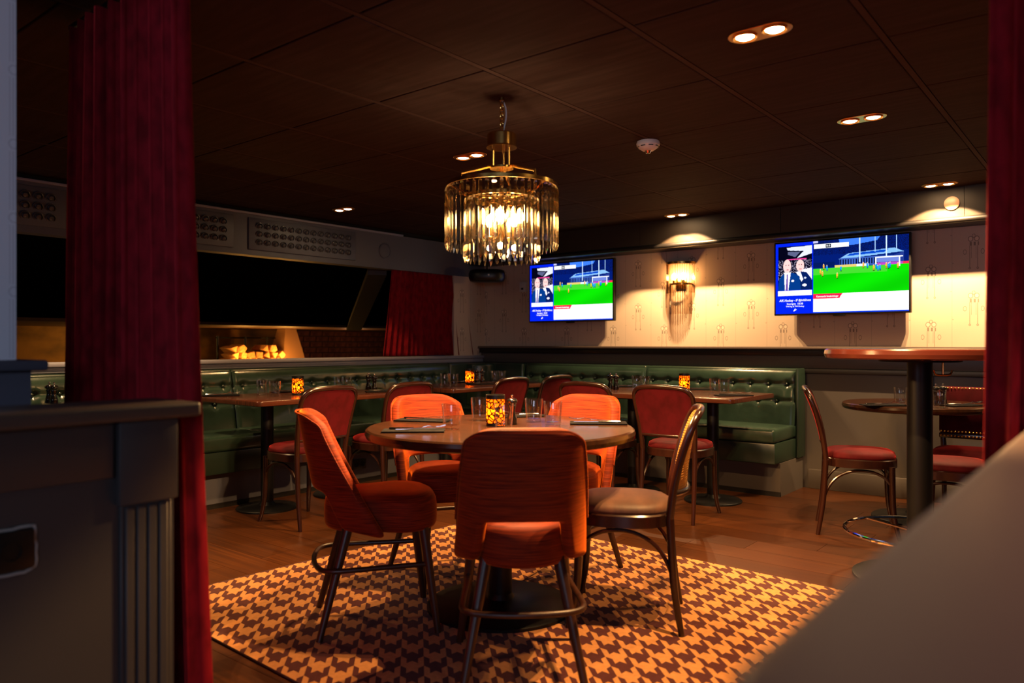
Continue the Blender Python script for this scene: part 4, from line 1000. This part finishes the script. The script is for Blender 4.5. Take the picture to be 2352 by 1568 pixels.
TU = tumbler(); tag(TU, 'x', 'glass', 'clear tumblers'); LA = lantern(); MI = mill(); TR = tray(); tag(TR, 'x', 'napkin', 'dark napkins'); KN = knife(); FO = fork()
zr = TZ+RZ
def tum(px, v_, z, lb): x, y = at(px, v_); inst(TU, (x, y, z+0.0005), 0, lb)
def lan(px, v_, z, lb):
    x, y = at(px, v_); inst(LA, (x, y, z+0.0005), px, lb); light('POINT', (x, y, z+0.06), 0.6, (1, 0.55, 0.16), 0.008)
def mil(px, v_, z, lb): x, y = at(px, v_); inst(MI, (x, y, z+0.0005), 0, lb)
def setting(px, v_, z, rot, lb, near_=''):
    x, y = at(px, v_); r_ = R(rot)+TH
    inst(TR, (x, y, z+0.0005), r_, 'dark folded napkin '+lb)
    c_, s_ = math.cos(r_), math.sin(r_)
    inst(KN, (x+s_*-0.018-c_*0.0, y+c_*0.018, z+0.0085), r_, 'steel knife on the napkin '+lb)
    inst(FO, (x+s_*0.018+c_*0.03, y-c_*0.018+s_*0.03, z+0.0085), r_+0.12, 'steel fork on the napkin '+lb)
tum(1037, 3.17, zr, 'clear tumbler nearest the left napkins on the round table')
tum(1102, 3.52, zr, 'clear tumbler just left of the round table lantern')
tum(1157, 3.165, zr, 'clear tumbler standing in front of the round table lantern')
tum(1226, 3.46, zr, 'clear tumbler right of the black mill, farther of two')
tum(1270, 3.30, zr, 'clear tumbler right of the black mill, nearer of two')
lan(1138, 3.30, zr, 'glowing amber lattice candle lantern on the round table')
mil(1176, 3.36, zr, 'black mill right of the lantern on the round table')
setting(950, 3.08, zr, 3, 'at the left front of the round table')
setting(972, 3.50, zr, -14, 'at the left back of the round table')
setting(1374, 3.38, zr, 176, 'at the right of the round table')
setting(1190, 3.72, zr, 200, 'at the back of the round table behind the mill')
z = TZ
tum(602, 5.46, z, 'left tumbler of the pair on the first left table'); tum(631, 5.30, z, 'right tumbler of the pair on the first left table')
lan(684, 5.47, z, 'amber candle lantern on the first left table')
setting(507, 5.33, z, 20, 'at the left end of the first left table'); setting(662, 5.75, z, 35, 'behind the lantern of the first left table')
tum(778, 6.02, z, 'left tumbler of the pair on the second left table'); tum(797, 5.98, z, 'right tumbler of the pair on the second left table')
mil(846, 6.10, z, 'left black mill of the pair on the second left table'); mil(860, 5.95, z, 'right black mill of the pair on the second left table')
setting(878, 5.78, z, 20, 'beside the mills on the second left table')
tum(1021, 6.65, z, 'left tumbler of the pair on the third left table'); tum(1042, 6.58, z, 'right tumbler of the pair on the third left table')
lan(1079, 7.02, z, 'amber candle lantern on the third left table')
mil(1096, 7.20, z, 'left black mill of the pair on the corner table'); mil(1108, 7.12, z, 'right black mill of the pair on the corner table')
tum(1136, 7.38, z, 'left tumbler of the pair on the corner table'); tum(1153, 7.30, z, 'right tumbler of the pair on the corner table')
setting(1060, 7.15, z, 25, 'on the third left table behind the lantern'); setting(1104, 6.85, z, 20, 'before the mills on the corner table'); setting(1207, 7.15, z, 25, 'at the right end of the corner table')
mil(1402, 6.15, z, 'left black mill of the pair on the back bench table'); mil(1415, 6.05, z, 'right black mill of the pair on the back bench table')
tum(1462, 6.18, z, 'left tumbler beside the mills on the back bench table'); tum(1482, 6.12, z, 'right tumbler beside the mills on the back bench table')
lan(1572, 5.95, z, 'amber candle lantern on the back bench end table')
tum(1642, 5.68, z, 'left tumbler of the pair on the back bench end table'); tum(1663, 5.52, z, 'right tumbler of the pair on the back bench end table')
setting(1440, 6.45, z, -5, 'behind the tumblers on the back bench table'); setting(1605, 6.05, z, 0, 'behind the lantern on the back bench end table'); setting(1685, 5.35, z, 5, 'at the front corner of the back bench end table')
mil(113, 4.66, z, 'left black mill seen past the tall left curtain'); mil(124, 4.62, z, 'right black mill seen past the tall left curtain')
z = 0.752
tum(2068, 4.87, z, 'clear tumbler left of the bar table column'); tum(2157, 4.62, z, 'clear tumbler right of the bar table column')
mil(2149, 4.84, z, 'left black mill behind the tumbler on the small round table'); mil(2166, 4.86, z, 'right black mill behind the tumbler on the small round table')
setting(2028, 4.74, z, 3, 'at the left of the small round table'); setting(2212, 4.72, z, 12, 'at the right of the small round table by the curtain')
# power outlet seen behind the chair at the left bench
ot = E('wall_socket', (-4.89, 4.05, 0.155)); tag(ot, 'black double socket on the bench plinth behind the chairs', 'socket')
MB().box(0.0, 0.01, -0.07, 0.07, -0.04, 0.04).build('plate', PLASTK, ot, bevel=0.002)
for s_ in (-1, 1): MB().lathe([(0.02, 0.01), (0.02, 0.013), (0.017, 0.013), (0.016, 0.011), (0.001, 0.011)], 16).xf(Matrix.Rotation(R(90), 4, 'Y')).xf(Matrix.Translation((0, s_*0.034, 0))).build('outlet_well', VOIDM, ot)
